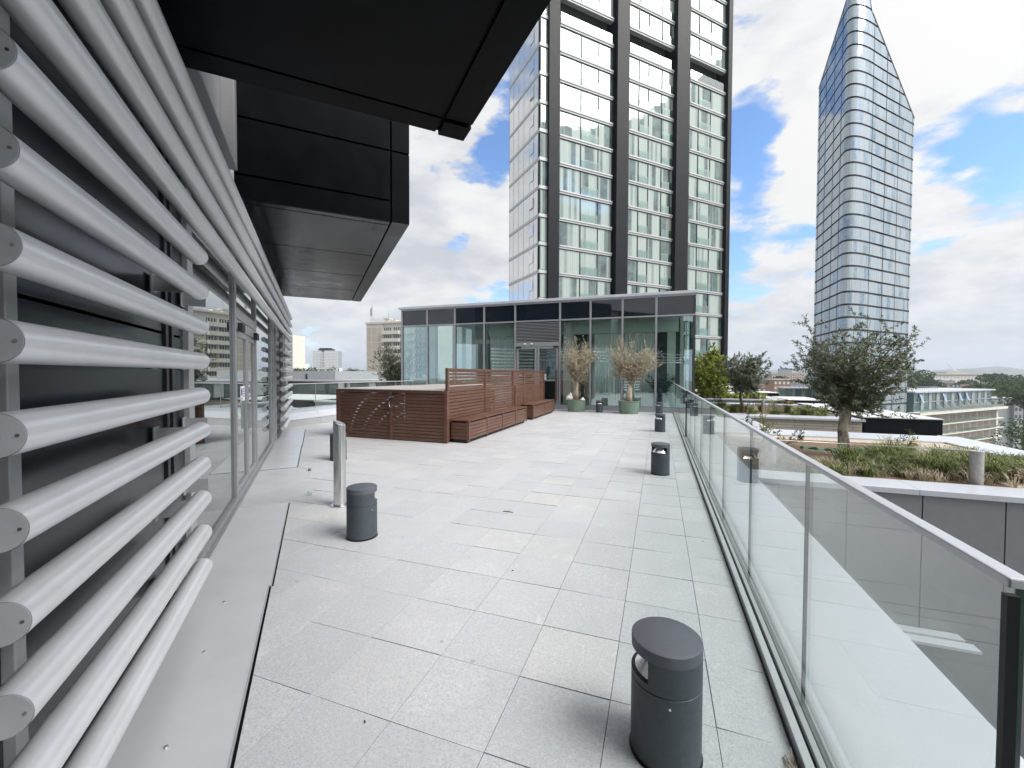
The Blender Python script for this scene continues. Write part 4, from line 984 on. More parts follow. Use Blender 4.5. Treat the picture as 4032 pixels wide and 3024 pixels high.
# grass, planting
def grass(name, label, cx_, cy_, sx, sy, n, h, mat, clump=22, z=-.05, lean=.5, bw=.012):
    P_, Q_ = [], []
    cl = [(rng.uniform(cx_ - sx, cx_ + sx), rng.uniform(cy_ - sy, cy_ + sy), rng.uniform(.55, 1.15)) for _ in range(clump)]
    V_ = []
    for _ in range(n):
        c = cl[rng.integers(clump)]; a = rng.uniform(0, 6.283); r_ = abs(rng.normal(0, .07)); hh = h * c[2] * rng.uniform(.6, 1.2); l_ = lean * hh * rng.uniform(.3, 1.2)
        b_ = np.array([c[0] + r_ * math.cos(a), c[1] + r_ * math.sin(a), z]); d = np.array([math.cos(a), math.sin(a), 0]); s_ = np.array([-d[1], d[0], 0]) * bw * .5
        m1 = b_ + d * l_ * .25 + np.array([0, 0, hh * .6]); m2 = b_ + d * l_ * .65 + np.array([0, 0, hh * .9]); tp__ = b_ + d * l_ * 1.15 + np.array([0, 0, hh * .92 - .25 * l_])
        V_ += [b_ - s_, b_ + s_, m1 + s_, m1 - s_, m1 - s_, m1 + s_, m2 + s_ * .7, m2 - s_ * .7, m2 - s_ * .7, m2 + s_ * .7, tp__ + s_ * .1, tp__ - s_ * .1]
    V_ = np.array(V_); o = np_mesh(name, V_, np.arange(len(V_)).reshape(-1, 4), mat); return o
tag(grass('garden_grass', '', 4.75, 9.55, 1.5, .62, 11000, .38, M_grass, 40, bw=.009, lean=.8), 'long feathery grasses filling the near roof garden bed', 'grass', kind='stuff')
tag(grass('dry_grass', '', 4.9, 9.4, 1.9, .9, 3200, .22, M_deadleaf, 70, bw=.007, lean=.9), 'straw coloured dead grass and stalks between the green tufts', 'grass', kind='stuff')
tag(grass('garden_grass', '', 2.9, 9.2, 1.1, .65, 2600, .20, M_grass, 30), 'short tufted grass at the left of the near roof garden', 'grass', kind='stuff')
tag(grass('garden_grass', '', 4.6, 21.4, 2.2, 1.3, 3500, .38, M_grass, 40, bw=.02), 'green grasses in the second roof garden behind the stone wall', 'grass', kind='stuff')
tag(grass('garden_grass', '', 4.5, 33.6, 2.4, 1.0, 2200, .45, M_lime, 30, bw=.035), 'pale green planting in the farthest roof garden bed', 'grass', kind='stuff')
def yarrow(label, x, y, n, h, spread, z=-.05, hs=.05):
    t = thing('yarrow_plant', label, 'flowering plant', (x, y, z), 0, 'yellow yarrow clumps in the roof gardens')
    st = MB(); P_, D_ = [], []
    for k in range(n):
        a = random.uniform(0, 6.28); r_ = spread * math.sqrt(random.random()); hh = h * random.uniform(.7, 1.1); p0 = Vector((r_ * .35 * math.cos(a), r_ * .35 * math.sin(a), 0)); p1 = Vector((r_ * math.cos(a), r_ * math.sin(a), hh))
        mid = p0.lerp(p1, .5) + Vector((0, 0, .05)); st.tube([p0, mid, p1], .003, 3, caps=False)
        rr = hs * random.uniform(.6, 1.3); hd = MB()
        for _ in range(16):
            b_ = random.uniform(0, 6.28); q = rr * math.sqrt(random.random()); c = p1 + Vector((q * math.cos(b_), q * math.sin(b_), random.uniform(-.004, .008) - q * .2)); e = .011
            hd.add([(c.x - e, c.y - e, c.z), (c.x + e, c.y - e * .8, c.z + .003), (c.x + e * .8, c.y + e, c.z), (c.x - e, c.y + e, c.z + .004)], [(0, 1, 2, 3)])
        hd.build('flower_head', M_yellow, t, local=True)
        for _ in range(9):
            u_ = random.uniform(.05, .8); P_.append(p0.lerp(p1, u_)); D_.append(Vector([random.gauss(0, 1), random.gauss(0, 1), .4]))
    st.build('stem', M_green, t, local=True, angle=180)
    V, F = leafset(np.array([list(p) for p in P_]), np.array([list(p) for p in D_]), .09, .016, .2); o = np_mesh('foliage', V, F, M_green); o.parent = t
yarrow('tall yellow yarrow clump in the middle back of the near roof garden', 4.75, 10.9, 26, .42, .38)
yarrow('yellow yarrow clump beside the bent grasses at the right of the near garden', 5.35, 10.5, 22, .36, .4)
yarrow('low yellow yarrow clump just left of the standing tie post', 4.65, 9.4, 20, .26, .42)
yarrow('sparse yellow yarrow at the far right of the near garden', 5.95, 9.7, 14, .26, .5)
yarrow('dense pale yellow yarrow bush in the second roof garden', 5.2, 21.6, 46, .62, .62, hs=.075)
yarrow('left half of the pale yellow yarrow in the second roof garden', 4.75, 22.4, 34, .66, .6, hs=.07)
def shrub(label, x, y, h, n, leafs, mat, z=-.05, sp=.25):
    tgs = [(random.gauss(0, sp), random.gauss(0, sp), h * random.uniform(.35, 1)) for _ in range(n)]
    tree('shrub', label, 'shrub', (x, y, z), [(0, 0, 0), (0, 0, h * .15)], [.012, .010], tgs, [(0, 0, h * .1)], mat, M_twig, M_twig, n_twig=3, twig_len=h * .32, n_leaf=leafs, leaf=(.065, .02), limb_r=.8)
shrub('upright feathery green plant behind the handrail, left of the stone wall', 2.55, 12.2, .62, 7, 14, M_lime, sp=.09)
shrub('slim upright plant next to the feathery one by the handrail', 2.25, 12.0, .72, 5, 13, M_green, sp=.06)
shrub('dark leafy shrub low at the left of the near olive trunk', 3.0, 11.9, .34, 8, 12, M_green)
shrub('tall dark spiky shrub in the second garden seen above the handrail', 2.7, 22.4, .95, 12, 16, M_green, sp=.3)
shrub('round grey green shrub below the second olive tree', 3.6, 21.6, .5, 12, 14, M_green, sp=.35)
shrub('twiggy grey shrub right of the standing tie post', 5.55, 9.0, .32, 14, 5, M_deadleaf, sp=.28)
shrub('small weed shrub in front of the black roof box', 5.35, 11.9, .5, 6, 10, M_green, sp=.12)

# ------------------------------------------------------------------ left side : upstand, rail and the roofs beyond
LU = thing('parapet_upstand', 'two tier pale metal parapet along the left side of the terrace', 'parapet', (-11, 12, 0))
def lu(name, mat, boxes, parent=LU, bevel=0.0):
    m = MB()
    for b in boxes: m.box(*b)
    return m.build(name, mat, parent, bevel=bevel)
ysl = [6.0, 8.3, 10.9, 13.6, 16.3, 19.4]
for i in range(5):
    lu('lower_band', M_ltgrey, [(-11.5, -10.72, ysl[i] + .003, ysl[i + 1] - .003, -.03, .215)], bevel=.004)
    m = MB(); y0, y1 = ysl[i] + .003, ysl[i + 1] - .003
    m.add([(-10.74, y0, .225), (-10.74, y1, .225), (-10.86, y1, .44), (-10.86, y0, .44), (-12.1, y1, .45), (-12.1, y0, .45), (-12.1, y1, .0), (-12.1, y0, .0)],
          [(0, 1, 2, 3), (3, 2, 4, 5), (5, 4, 6, 7), (0, 3, 5, 7), (1, 6, 4, 2)]); m.build('coping', M_white, LU)
lu('core', M_groove, [(-12.05, -10.8, 6, 19.4, -.3, .22)])
LB = thing('glass_balustrade', 'glass balustrade with slim rail on top of the left parapet', 'balustrade', (-11.62, 12, .44))
ysl = [5.5, 7.0, 8.5, 10.0, 11.6, 13.2, 14.8, 16.4, 17.8]
for i in range(len(ysl) - 1):
    m = MB(); m.box(-11.63, -11.61, ysl[i] + .006, ysl[i + 1] - .006, .44, 1.31); m.build('glass_panel', M_gl_bal, LB)
    m = MB(); m.box(-11.632, -11.608, ysl[i + 1] - .005, ysl[i + 1] + .005, .44, 1.31); m.build('glass_joint', M_ltgrey, LB)
m = MB(); m.box(-11.645, -11.595, 5.5, 17.85, 1.31, 1.34); m.build('handrail', M_rail, LB, bevel=.004)
LW = thing('left_wing_building', 'low dark glazed wing with white flat roofs beyond the left balustrade', 'building', (-22, 25, 0))
def lw(name, mat, boxes, parent=LW, bevel=0.0):
    m = MB()
    for b in boxes: m.box(*b)
    return m.build(name, mat, parent, bevel=bevel)
lw('white_terrace', M_roofwht, [(-40, -12.1, 2, 15.6, -.4, -.02)])
lw('gully', M_roofdark, [(-40, -12.1, 15.6, 19.7, -3, -2.6)])
lw('stone_wall', M_stone, [(-19.7, -13.45, 19.7, 19.9, -3, -.088)]); lw('coping', M_white, [(-19.8, -13.42, 19.62, 20.6, -.085, 0)], bevel=.005)
lw('plant_box', M_pier, [(-26.5, -19.85, 19.7, 24.6, -3, .02)]); lw('box_roof', M_roofwht, [(-26.6, -19.8, 19.65, 24.7, .02, .06)])
lw('roof_bed', M_soil, [(-19.7, -13.5, 20.6, 25.6, -.5, -.05)])
lw('body', M_dframe, [(-45, -14.0, 26.2, 40, -30, 1.02)])
lw('roof', M_ltgrey, [(-45.1, -13.9, 25.9, 40.1, 1.02, 1.16)])
lw('window', M_winfar, [(-28.5, -25.2, 26.14, 26.2, .05, .9), (-24.8, -24.0, 26.14, 26.2, .05, .95), (-22.7, -21.0, 26.14, 26.2, .05, .95), (-20.2, -16, 26.14, 26.2, .05, .95)])
lw('curtained_window', M_curtain, [(-23.9, -23.3, 26.13, 26.2, .05, .95), (-22.9, -22.75, 26.13, 26.2, .05, .95), (-20.95, -20.3, 26.13, 26.2, .05, .95)])
lw('penthouse', M_loggia, [(-34, -24.6, 26.6, 32, 1.16, 1.86)])
lw('flue', M_gasket, [(-27.6, -27.5, 26.5, 26.6, 1.16, 1.6)])
lw('roof_vent', M_ltgrey, [(-21.8, -20.9, 29, 30, 1.16, 1.48)]); lw('vent_cap', M_white, [(-21.9, -20.8, 28.9, 30.1, 1.48, 1.56)])
lw('roof_plant', M_cream, [(-20.4, -18.6, 33, 35, 1.16, 1.62)])
m = MB()
for z in (1.45, 1.75): m.tube([(-21.6, 34, z), (-16.5, 34, z + .02)], .02, 6)
for x in (-21.6, -20.0, -18.2, -16.5): m.tube([(x, 34, 1.16), (x, 34, 1.77)], .02, 6)
m.build('roof_railing', M_ltgrey, LW)

# ------------------------------------------------------------------ near tower
M_tg = facade_glass('tower_window_glass', ((.27, .33, .305), (.45, .51, .475), (.03, .05, .05), (.12, .17, .16)), 3.0, (.7, .7, 0), 0.15, .44, (.60, .68, .67), .55)
M_tgl = facade_glass('tower_side_glass', ((.55, .57, .57), (.68, .69, .68), (.40, .43, .43), (.55, .58, .57)), 2.0, (-.7, .7, 0), 0.35, .2, (1, 1, 1))  # pale base colours paint in the bright cloud reflections of the left face
M_balc = glass_mat('balcony_glass', (.74, .85, .82), 0.12, k=0.7)
TW = thing('apartment_tower', 'tall glass apartment tower with black vertical piers right behind the pavilion', 'tower', tuple(FT @ Vector((37, 52, -30))), R(45))
ST, NT = 39.7, 22.05
def tb(name, mat, boxes, parent=TW, bevel=0.0):
    m = MB()
    for b in boxes: m.box(*b, FT)
    return m.build(name, mat, parent, bevel=bevel)
ZT = 61.0; FL = [12.9 + 3.04 * k for k in range(-3, 16)]
tb('core', M_loggia, [(NT + .35, 51.6, ST + 1.6, ST + 7.6, -30, ZT)])
tb('side_core', M_loggia, [(NT + .3, 51.6, ST + .5, ST + 1.6, -30, 3.0)])
bays = [(24.62, 31.95, [27.49, 29.93], 1), (34.36, 41.72, [35.99, 37.55, 39.73], 1), (44.5, 51.5, [46.2, 48.5], 1)]
# black piers
for a, b_, d0 in ((23.04, 24.36, -.35), (32.12, 33.86, -.55), (41.62, 43.80, -.55), (51.25, 52.0, -.40)):
    tb('pier', M_pier, [(a, b_, ST + d0, ST + 1.6, -30, ZT)])
LOG = 9 + 3  # index of the open loggia floor
for k, z in enumerate(FL):
    ztop = z + 3.04
    loggia = (k == 12)
    for a, b_, cuts, _ in bays:
        tb('floor_band', M_slabgrey, [(a, b_, ST + .02, ST + .6, z - .22, z - .02), (a, b_, ST - .06, ST + .6, z - .02, z + .14)])
        if loggia:
            tb('loggia_front', M_balc, [(a + .05, b_ - .05, ST - .02, ST + .0, z + .14, z + 1.25)]); tb('loggia_wall', M_pier, [(a, b_, ST + 1.4, ST + 1.6, z + .14, ztop - .22)])
            continue
        w_ = tb('window', M_tg, [(a, b_, ST + .16, ST + .2, z + .14, ztop - .22)])
        fr = []
        for c in [a + .04] + cuts + [b_ - .04]: fr.append((c - .04, c + .04, ST + .08, ST + .16, z + .14, ztop - .22))
        fr += [(a + .08, b_ - .08, ST + .10, ST + .16, z + .14, z + .20), (a + .08, b_ - .08, ST + .10, ST + .16, ztop - .28, ztop - .22)]
        tb('window_frame', M_dframe, fr, w_)
        if len(cuts) == 2: sel = [(cuts[0], cuts[1])]
        else: sel = [(cuts[0], cuts[1]), (cuts[2], b_ - .08)]
        for p0, p1 in sel: tb('juliet_glass', M_balc, [(p0 + .06, p1 - .06, ST + .03, ST + .05, z + .16, z + 1.15)], w_)
    # narrow corner window and the left face
    tb('floor_band', M_slabgrey, [(NT, 23.2, ST - .05, ST + .5, z - .20, z + .16), (NT - .05, NT + .4, ST + .5, ST + 7.7, z - .20, z + .12)])
    w_ = tb('corner_window', M_tg, [(NT + .12, 23.16, ST + .05, ST + .09, z + .16, ztop - .20)])
    tb('window_frame', M_dframe, [(NT + .06, NT + .16, ST - .02, ST + .05, z + .16, ztop - .20), (23.08, 23.2, ST - .02, ST + .05, z + .16, ztop - .20), (NT + .16, 23.08, ST, ST + .05, ztop - .27, ztop - .20), (NT + .16, 23.08, ST, ST + .05, z + .16, z + .23)], w_)
    cs2 = [ST + .35, 41.0, 41.98, 43.45, 44.8, 46.2, 47.35]
    for q in range(6):
        tb('side_panel', M_tgl, [(NT + .0, NT + .05, cs2[q] + .03, cs2[q + 1] - .03, z + .12, ztop - .20)])
    tb('side_frame', M_frame, [(NT - .01, NT + .08, c - .03, c + .03, z + .12, ztop - .20) for c in cs2])
    tb('vent_panel', M_tgl, [(NT - .06 - (.1 if k % 4 == 1 else 0), NT - .03, 41.04, 41.94, z + 1.2, z + 2.3)])

# ------------------------------------------------------------------ prow shaped tower
DT = thing('prow_tower', 'slender pointed glass tower with a rounded prow edge on the right', 'tower', (48, 132, -30))
M_dg = facade_glass('prow_glass', ((.20, .25, .28), (.42, .46, .47), (.09, .15, .21), (.22, .30, .36)), 1.4, (1, .6, 0), 0.26, .42, (.62, .69, .77), .75)
M_dband = simple('dark_floor_line', (.035, .035, .05), 0.5)
X0 = 44.07
T1 = Vector((X0, 130.1)); Sd = 58.07
T2 = FT @ Vector((129.07, Sd, 0)); T2 = Vector((T2.x, T2.y))
end_l = Vector((X0, 149.4)); e2 = FT @ Vector((152.2, Sd, 0)); end_r = Vector((e2.x, e2.y))
# plan outline : left face, rounded prow, right face
def arc(p0, p1, c, n):
    return [(p0 * (1 - t) ** 2 + c * 2 * t * (1 - t) + p1 * t * t) for t in [i / n for i in range(n + 1)]]
ctrl = Vector((X0, T2.y - (T2.x - X0)))
curve = arc(T1, T2, ctrl.lerp((T1 + T2) / 2, .15), 14)
nL, nR = 30, 54
path = [end_l.lerp(T1, i / nL) for i in range(nL)] + curve + [T2.lerp(end_r, (i + 1) / nR) for i in range(nR)]
def ztop_at(p):
    # cut edge: left 87.3 at the end of the left face rising 0.545 m/m, right 73.6 rising 0.889 m/m ; prow apex where they meet
    if (p - end_l).length < 1e-6: return 87.3
    i = min(range(len(path)), key=lambda j: (path[j] - p).length)
    if i <= nL: return 87.3 + (end_l.y - p.y) * .545
    if i >= nL + 14: return 73.6 + (152.2 - (Vector((p.x, p.y, 0)).dot(FT @ Vector((1, 0, 0))))) * .889
    za, zb = 87.3 + (end_l.y - T1.y) * .545, 73.6 + (152.2 - 129.07) * .889
    t = (i - nL) / 14.0; return za * (1 - t) + zb * t + 9.0 * math.sin(math.pi * t) ** .8
zt = [ztop_at(p) for p in path]
fl = [12.94 - 3.26 * 10 + 3.262 * k for k in range(41)]
for k, z in enumerate(fl):
    z1 = z + 3.262 - .0
    m = MB(); b = MB()
    for i in range(len(path) - 1):
        pa, pb = path[i], path[i + 1]; za, zb = zt[i], zt[i + 1]
        lo = z + .50
        if max(za, zb) <= lo: continue
        ta, tb_ = min(z1, za), min(z1, zb)
        if ta > lo or tb_ > lo:
            m.add([(pa.x, pa.y, lo), (pb.x, pb.y, lo), (pb.x, pb.y, max(tb_, lo + .001)), (pa.x, pa.y, max(ta, lo + .001))], [(0, 1, 2, 3)], None, True)
    cc = Vector((53.0, 141.0))
    for i in range(len(path) - 1):
        pa, pb = path[i], path[i + 1]
        if min(zt[i], zt[i + 1]) < z + .52: continue
        ia = pa + (cc - pa).normalized() * .35; ib = pb + (cc - pb).normalized() * .35
        b.add([(ia.x, ia.y, z), (ib.x, ib.y, z), (ib.x, ib.y, z + .50), (ia.x, ia.y, z + .50), (pa.x, pa.y, z), (pb.x, pb.y, z), (pa.x, pa.y, z + .50), (pb.x, pb.y, z + .50)], [(0, 1, 2, 3), (4, 5, 1, 0), (6, 3, 2, 7)])
    if m.v: gb = m.build('glass_band', M_dg, DT, angle=60)
    if b.v: b.build('floor_line', M_dband, DT)
m = MB()
def mull(p, ztop):
    out = (p - Vector((53.0, 141.0))).normalized() * .05
    m.box(p.x + out.x - .03, p.x + out.x + .03, p.y + out.y - .03, p.y + out.y + .03, -20, ztop - .1)
for y in (147.8, 143.2, 137.25, 132.3): mull(Vector((X0, y)), 87.3 + (149.4 - y) * .545)
for n_ in (130.4, 137.1, 143.8, 151.2):
    p = FT @ Vector((n_, Sd, 0)); mull(Vector((p.x, p.y)), 73.6 + (152.2 - n_) * .889)
m.build('mullion', M_dframe, DT)
m = MB(); m.tube([(p.x, p.y, z + .05) for p, z in zip(path, zt)], .16, 6); m.build('edge_cap', M_frame, DT)
m = MB(); mid = Vector((70, 165)); vs = [(p.x, p.y, z - .1) for p, z in zip(path, zt)]; far = FT @ Vector((150, Sd + 9, 0))
k = len(vs); vs += [(p.x, p.y, -30) for p in path] + [(56, 150, 87.0), (56, 150, -30)]
m.add(vs, [(i, i + 1, 2 * k) for i in range(k - 1)] + [(0, 2 * k, 2 * k + 1, k), (k - 1, 2 * k - 1, 2 * k + 1, 2 * k)]); m.build('back', M_roofdark, DT)
m = MB()
for i in range(nL, nL + 14):
    pa, pb = path[i], path[i + 1]
m = MB()
inner = [p + (Vector((53.0, 141.0)) - p).normalized() * .6 for p in path]
for i in range(len(path) - 1):
    a, b_ = inner[i], inner[i + 1]; m.add([(a.x, a.y, -30), (b_.x, b_.y, -30), (b_.x, b_.y, zt[i + 1] - 1.5), (a.x, a.y, zt[i] - 1.5)], [(0, 1, 2, 3)])
m.build('inner_core', M_dframe, DT)

# ------------------------------------------------------------------ slab blocks and houses farther out
BB = thing('beige_tower_block', 'beige panel tower block with white balconies left of the pavilion', 'building', (-96, 132, -30))
xL, yF = -100.2, 123.8
def bb(name, mat, boxes, parent=BB):
    m = MB()
    for b in boxes: m.box(*b)
    return m.build(name, mat, parent)
bb('body', M_cream, [(xL, -72, yF + .4, yF + 14, -30, 19.4), (xL + .0, xL + 7.05, yF + .05, yF + .4, -30, 19.4)])
for r in range(9):
    z1 = 18.0 - 2.66 * r
    for c in range(3): bb('gable_panel', M_beige, [(xL + .25 + c * 2.3, xL + .25 + c * 2.3 + 2.0, yF, yF + .06, z1 - 2.4, z1)])
for r in range(14):
    z = 15.4 - 2.66 * r
    bb('balcony', M_cream, [(xL + 7.2, xL + 14.4, yF - 1.0, yF + .1, z, z + 1.25)])
    w_ = bb('window', M_winfar, [(xL + 7.3, xL + 10.6, yF + .32, yF + .4, z + 1.3, z + 2.5), (xL + 11.2, xL + 14.3, yF + .32, yF + .4, z + 1.3, z + 2.5)])
    bb('window_frame', M_signw, [(xL + 7.3 + q * .82, xL + 7.4 + q * .82, yF + .25, yF + .32, z + 1.3, z + 2.5) for q in range(9)], w_)
    bb('balcony', M_cream, [(xL + 14.8, xL + 20, yF - .3, yF + .1, z, z + 1.25)])
    bb('blue_panel', M_bluepan, [(xL + 20.2, -72, yF + .3, yF + .42, z, z + 1.2)])
    bb('side_window', M_winfar, [(xL + 20.6, -72.4, yF + .34, yF + .41, z + 1.25, z + 2.5)])
    bb('window_frame', M_signw, [(xL + 21.5 + q * 1.6, xL + 21.62 + q * 1.6, yF + .2, yF + .34, z + 1.25, z + 2.5) for q in range(4)])
bb('roof', M_cream, [(xL - .2, -71.8, yF - .3, yF + 14.2, 19.4, 20.0)])
m = MB()
for x in np.arange(xL + 1, -72, 3.5): m.tube([(x, yF + 1, 20), (x, yF + 1, 21.3)], .06, 5)
m.tube([(xL + 1, yF + 1, 21.25), (-73, yF + 1, 21.25)], .05, 5); m.tube([(xL + 1, yF + 1, 20.7), (-73, yF + 1, 20.7)], .05, 5); m.tube([(-92.8, yF + 3, 20), (-92.8, yF + 3, 24)], .06, 5)
m.build('roof_railing', M_frame, BB)
m = MB(); m.box(xL + .1, xL + .5, yF + 2, yF + 2.4, 22.6, 25.4); m.box(xL + .7, xL + 1.0, yF + 2, yF + 2.3, 22.8, 26); m.tube([(xL + .8, yF + 2.2, 20), (xL + .8, yF + 2.2, 27)], .08, 6); m.tube([(xL + .6, yF + 2.2, 22.5), (xL + 2.6, yF + 2.2, 20.6)], .08, 6); m.build('phone_mast', M_ltgrey, BB)
m = MB(); m.box(-94.6, -93, yF + 3, yF + 5, 20, 21.6); m.box(-95.1, -92.6, yF + 2.6, yF + 5.4, 21.4, 21.7); m.box(-91.5, -89, yF + 2, yF + 4, 20, 20.8); m.build('roof_plant', M_cream, BB)

FW = thing('white_tower_block', 'distant white gridded tower block with a dark roof crown, above the tree line', 'building', (-548, 575, -30))
dx, dy = (-528 + 570), (577 - 563); Ln = math.hypot(dx, dy); RT = Matrix.Translation((-570, 563, 0)) @ Matrix.Rotation(math.atan2(dy, dx), 4, 'Z')
fb_ = NB('far_window_band'); d__ = fb_.n('ShaderNodeVectorMath', operation='DOT_PRODUCT'); fb_.L.new(fb_.P(), d__.inputs[0]); d__.inputs[1].default_value = (.949 / 2.35, .316 / 2.35, 0)
fb_.set(base=fb_.mix(fb_.math('GREATER_THAN', fb_.math('FRACT', d__.outputs['Value']), .62), (.26, .29, .33), (.70, .70, .70)), rough=.6); M_fwband = fb_.m
def fw(name, mat, boxes):
    m = MB()
    for b in boxes: m.box(*b, RT)
    return m.build(name, mat, FW)
M_fww = simple('white_render_far', (.70, .70, .70), .8, var=.03); M_fwg = simple('grey_window_far', (.26, .29, .33), .5, var=.2, sc=.05)
fw('body', M_fww, [(0, Ln, .5, 16, -30, 40.6)])
for r in range(22):
    z = 38.2 - 2.72 * r
    fw('window_band', M_fwband, [(.8, 15.2, .3, .5, z, z + 1.3)]); fw('window_band', M_fwband, [(22.2, Ln - .8, .3, .5, z, z + 1.3)])
    fw('balcony', M_fww, [(15.8, 21.6, -1.0, .5, z - .8, z + .3)])
    fw('balcony_recess', M_fwg, [(15.8, 21.6, .25, .5, z + .3, z + 1.9)])
fw('end_wall', M_loggia, [(Ln, Ln + .4, .6, 16, -30, 40.2)])
fw('roof_crown', M_pier, [(9, 35, 2, 10, 40.6, 43.4), (12, 31, 1, 9, 43.4, 45.2)])
fw('lift_shaft', M_pier, [(16.2, 20.8, -.2, .5, 38.2, 41.6)])
LT = thing('grey_tower_block', 'sliver of a pale tower block showing beside the far louvre tubes', 'building', (-251, 230, -30))
m = MB(); m.box(-262, -250, 229, 240, -30, 29); m.build('body', M_cream, LT)
m = MB()
for r in range(20): m.box(-259, -251, 228.8, 229, 26.5 - 2.8 * r, 27.8 - 2.8 * r)
m.build('window', M_winfar, LT)
for i, (x0, x1, y, z1, lab) in enumerate([(-560, -547, 500, 9, 'small pale blue glass office left of the distant white block'), (-541, -530, 505, 16, 'narrow pale office block with an antenna left of the distant white block'), (-520, -478, 520, 9.5, 'long low pale office roof in front of the distant white block')]):
    t = thing('office_block', lab, 'building', (x0, y, -30)); m = MB(); m.box(x0, x1, y, y + 12, -30, z1); m.build('body', M_fww, t)
    m = MB()
    for r in range(4): m.box(x0 + .6, x1 - .6, y - .2, y, z1 - 2.6 - 3 * r, z1 - 1.2 - 3 * r)
    m.build('window', M_fwg, t)
    if i == 1:
        m = MB(); m.tube([(-532, y, z1), (-532, y, z1 + 11)], .3, 5); m.build('antenna', M_ltgrey, t)

# right hand apartment building with glass penthouse
AB = thing('balcony_apartment_building', 'mid rise apartment building with glass penthouse floors and rows of white balconies', 'building', tuple(FT @ Vector((195, 70, -30))), R(45))
SA = 61.72
def ab(name, mat, boxes, parent=AB):
    m = MB()
    for b in boxes: m.box(*b, FT)
    return m.build(name, mat, parent)
M_agl = facade_glass('penthouse_glass', ((.05, .09, .10), (.14, .19, .21), (.01, .025, .03), (.04, .07, .08)), 1.0, (.7, .7, 0), 0.10, .40, (.8, 1, 1), .6)
ab('penthouse', M_agl, [(166.2, 225.3, SA, SA + 14, -9.6, -3.8)])
ab('penthouse_roof', M_white, [(165.2, 226.4, SA - .7, SA + 15, -3.8, -3.35)])
piers = [(170.65, 172.51), (175.94, 177.66), (181.09, 183.25), (186.53, 188.48), (191.88, 193.9), (197.42, 199.2), (202.53, 204.68), (207.81, 210.35), (213.25, 215.22), (218.54, 220.57)]
for a, b_ in piers: ab('grey_pier', M_loggia, [(a, b_, SA - .12, SA, -9.6, -3.8)])
ab('floor_line', M_frame, [(166, 225.4, SA - .2, SA, -6.9, -6.6)])
for a in (169.3, 185.0, 196.8, 202.3):
    m = MB(); m.add([(a, SA - .1, -4.2), (a + 1.3, SA - .1, -4.2), (a + 1.7, SA - .9, -7.0), (a + .5, SA - .9, -7.0), (a, SA - .15, -4.25), (a + .5, SA - .95, -7.05)], [(0, 1, 2, 3), (0, 3, 5, 4)], FT); m.build('open_window', simple('blue_blind', (.30, .42, .62), .4) if 'bl' not in MATS else MATS['bl'], AB)
for q in range(8):
    a = 181.5 + q * 5.5; m = MB(); m.add([(a, SA, -9.7), (a, SA - 2.0, -9.7), (a, SA - 2.0, -9.3), (a, SA, -7.2), (a + .08, SA, -9.7), (a + .08, SA - 2.0, -9.7), (a + .08, SA - 2.0, -9.3), (a + .08, SA, -7.2)], [(0, 1, 2, 3), (7, 6, 5, 4), (3, 2, 6, 7)], FT)
    m.build('terrace_divider', M_fww, AB)
ab('terrace_slab', M_concrete, [(163.5, 231.3, SA - 2.6, SA + .5, -10.55, -9.75)])
ab('terrace_glass', M_balc, [(163.6, 228, SA - 2.5, SA - 2.42, -9.75, -8.6)])
ab('body', M_concrete, [(166, 225, SA + 1.2, SA + 15, -30, -10.5)])
for r in range(5):
    z = -13.95 - 3.4 * r
    ab('balcony_slab', M_concrete, [(178, 231.3, SA - 1.6, SA + 1.2, z - .35, z)])
    w_ = ab('balcony_back', simple('pinkish_render', (.66, .60, .58), .8) if r == 0 else bpy.data.materials['pinkish_render'], [(a0 + .1, a0 + 5.3, SA + 1.0, SA + 1.2, z, z + 3.05) for a0 in np.arange(181.5, 224, 5.45)])
    ab('balcony_door', M_winfar, [(a0 + .0, a0 + 1.5, SA + .9, SA + 1.0, z, z + 2.6) for a0 in np.arange(181.5, 224, 5.45)], w_)
    for a0 in np.arange(181.5, 227, 5.45): ab('divider', bpy.data.materials['pinkish_render'], [(a0 - .12, a0 + .05, SA - 1.35, SA + 1.0, z, z + 3.05)])
    ab('balcony_glass', M_balc, [(179, 225, SA - 1.5, SA - 1.44, z, z + 1.1)])
ab('end_fin', M_concrete, [(225.0, 226.4, SA - 1.5, SA + 1.0, -30, -10.6)])
ab('roof_railing', M_frame, [(166, 200, SA + 6, SA + 6.1, -2.4, -2.3)] + [(a, a + .12, SA + 6, SA + 6.1, -3.4, -2.3) for a in np.arange(166, 200, 1.6)])
ab('roof_plant', M_loggia, [(168, 178, SA + 9, SA + 13, -3.35, -1.6)])
# left penthouse wing of the same estate, low part of the prow tower
LP_ = thing('penthouse_wing', 'low glazed penthouse wing with grey piers left of the prow tower base', 'building', (40, 149, -30))
m = MB(); m.box(37.1, 60, 149, 158, -30, -2.7); m.build('body', M_agl, LP_)
for x in (38.6, 41.2, 43.8): m = MB(); m.box(x, x + .9, 148.85, 149, -5.6, -2.7); m.build('grey_pier', M_loggia, LP_)
m = MB(); m.box(36.6, 60, 148.2, 159, -2.7, -2.3); m.build('roof', M_white, LP_)
m = MB()
for x in np.arange(39, 50, 1.2): m.box(x, x + .08, 152, 152.1, -2.3, -1.0)
m.box(39, 50, 152, 152.1, -1.1, -1.0); m.build('roof_railing', M_ltgrey, LP_)

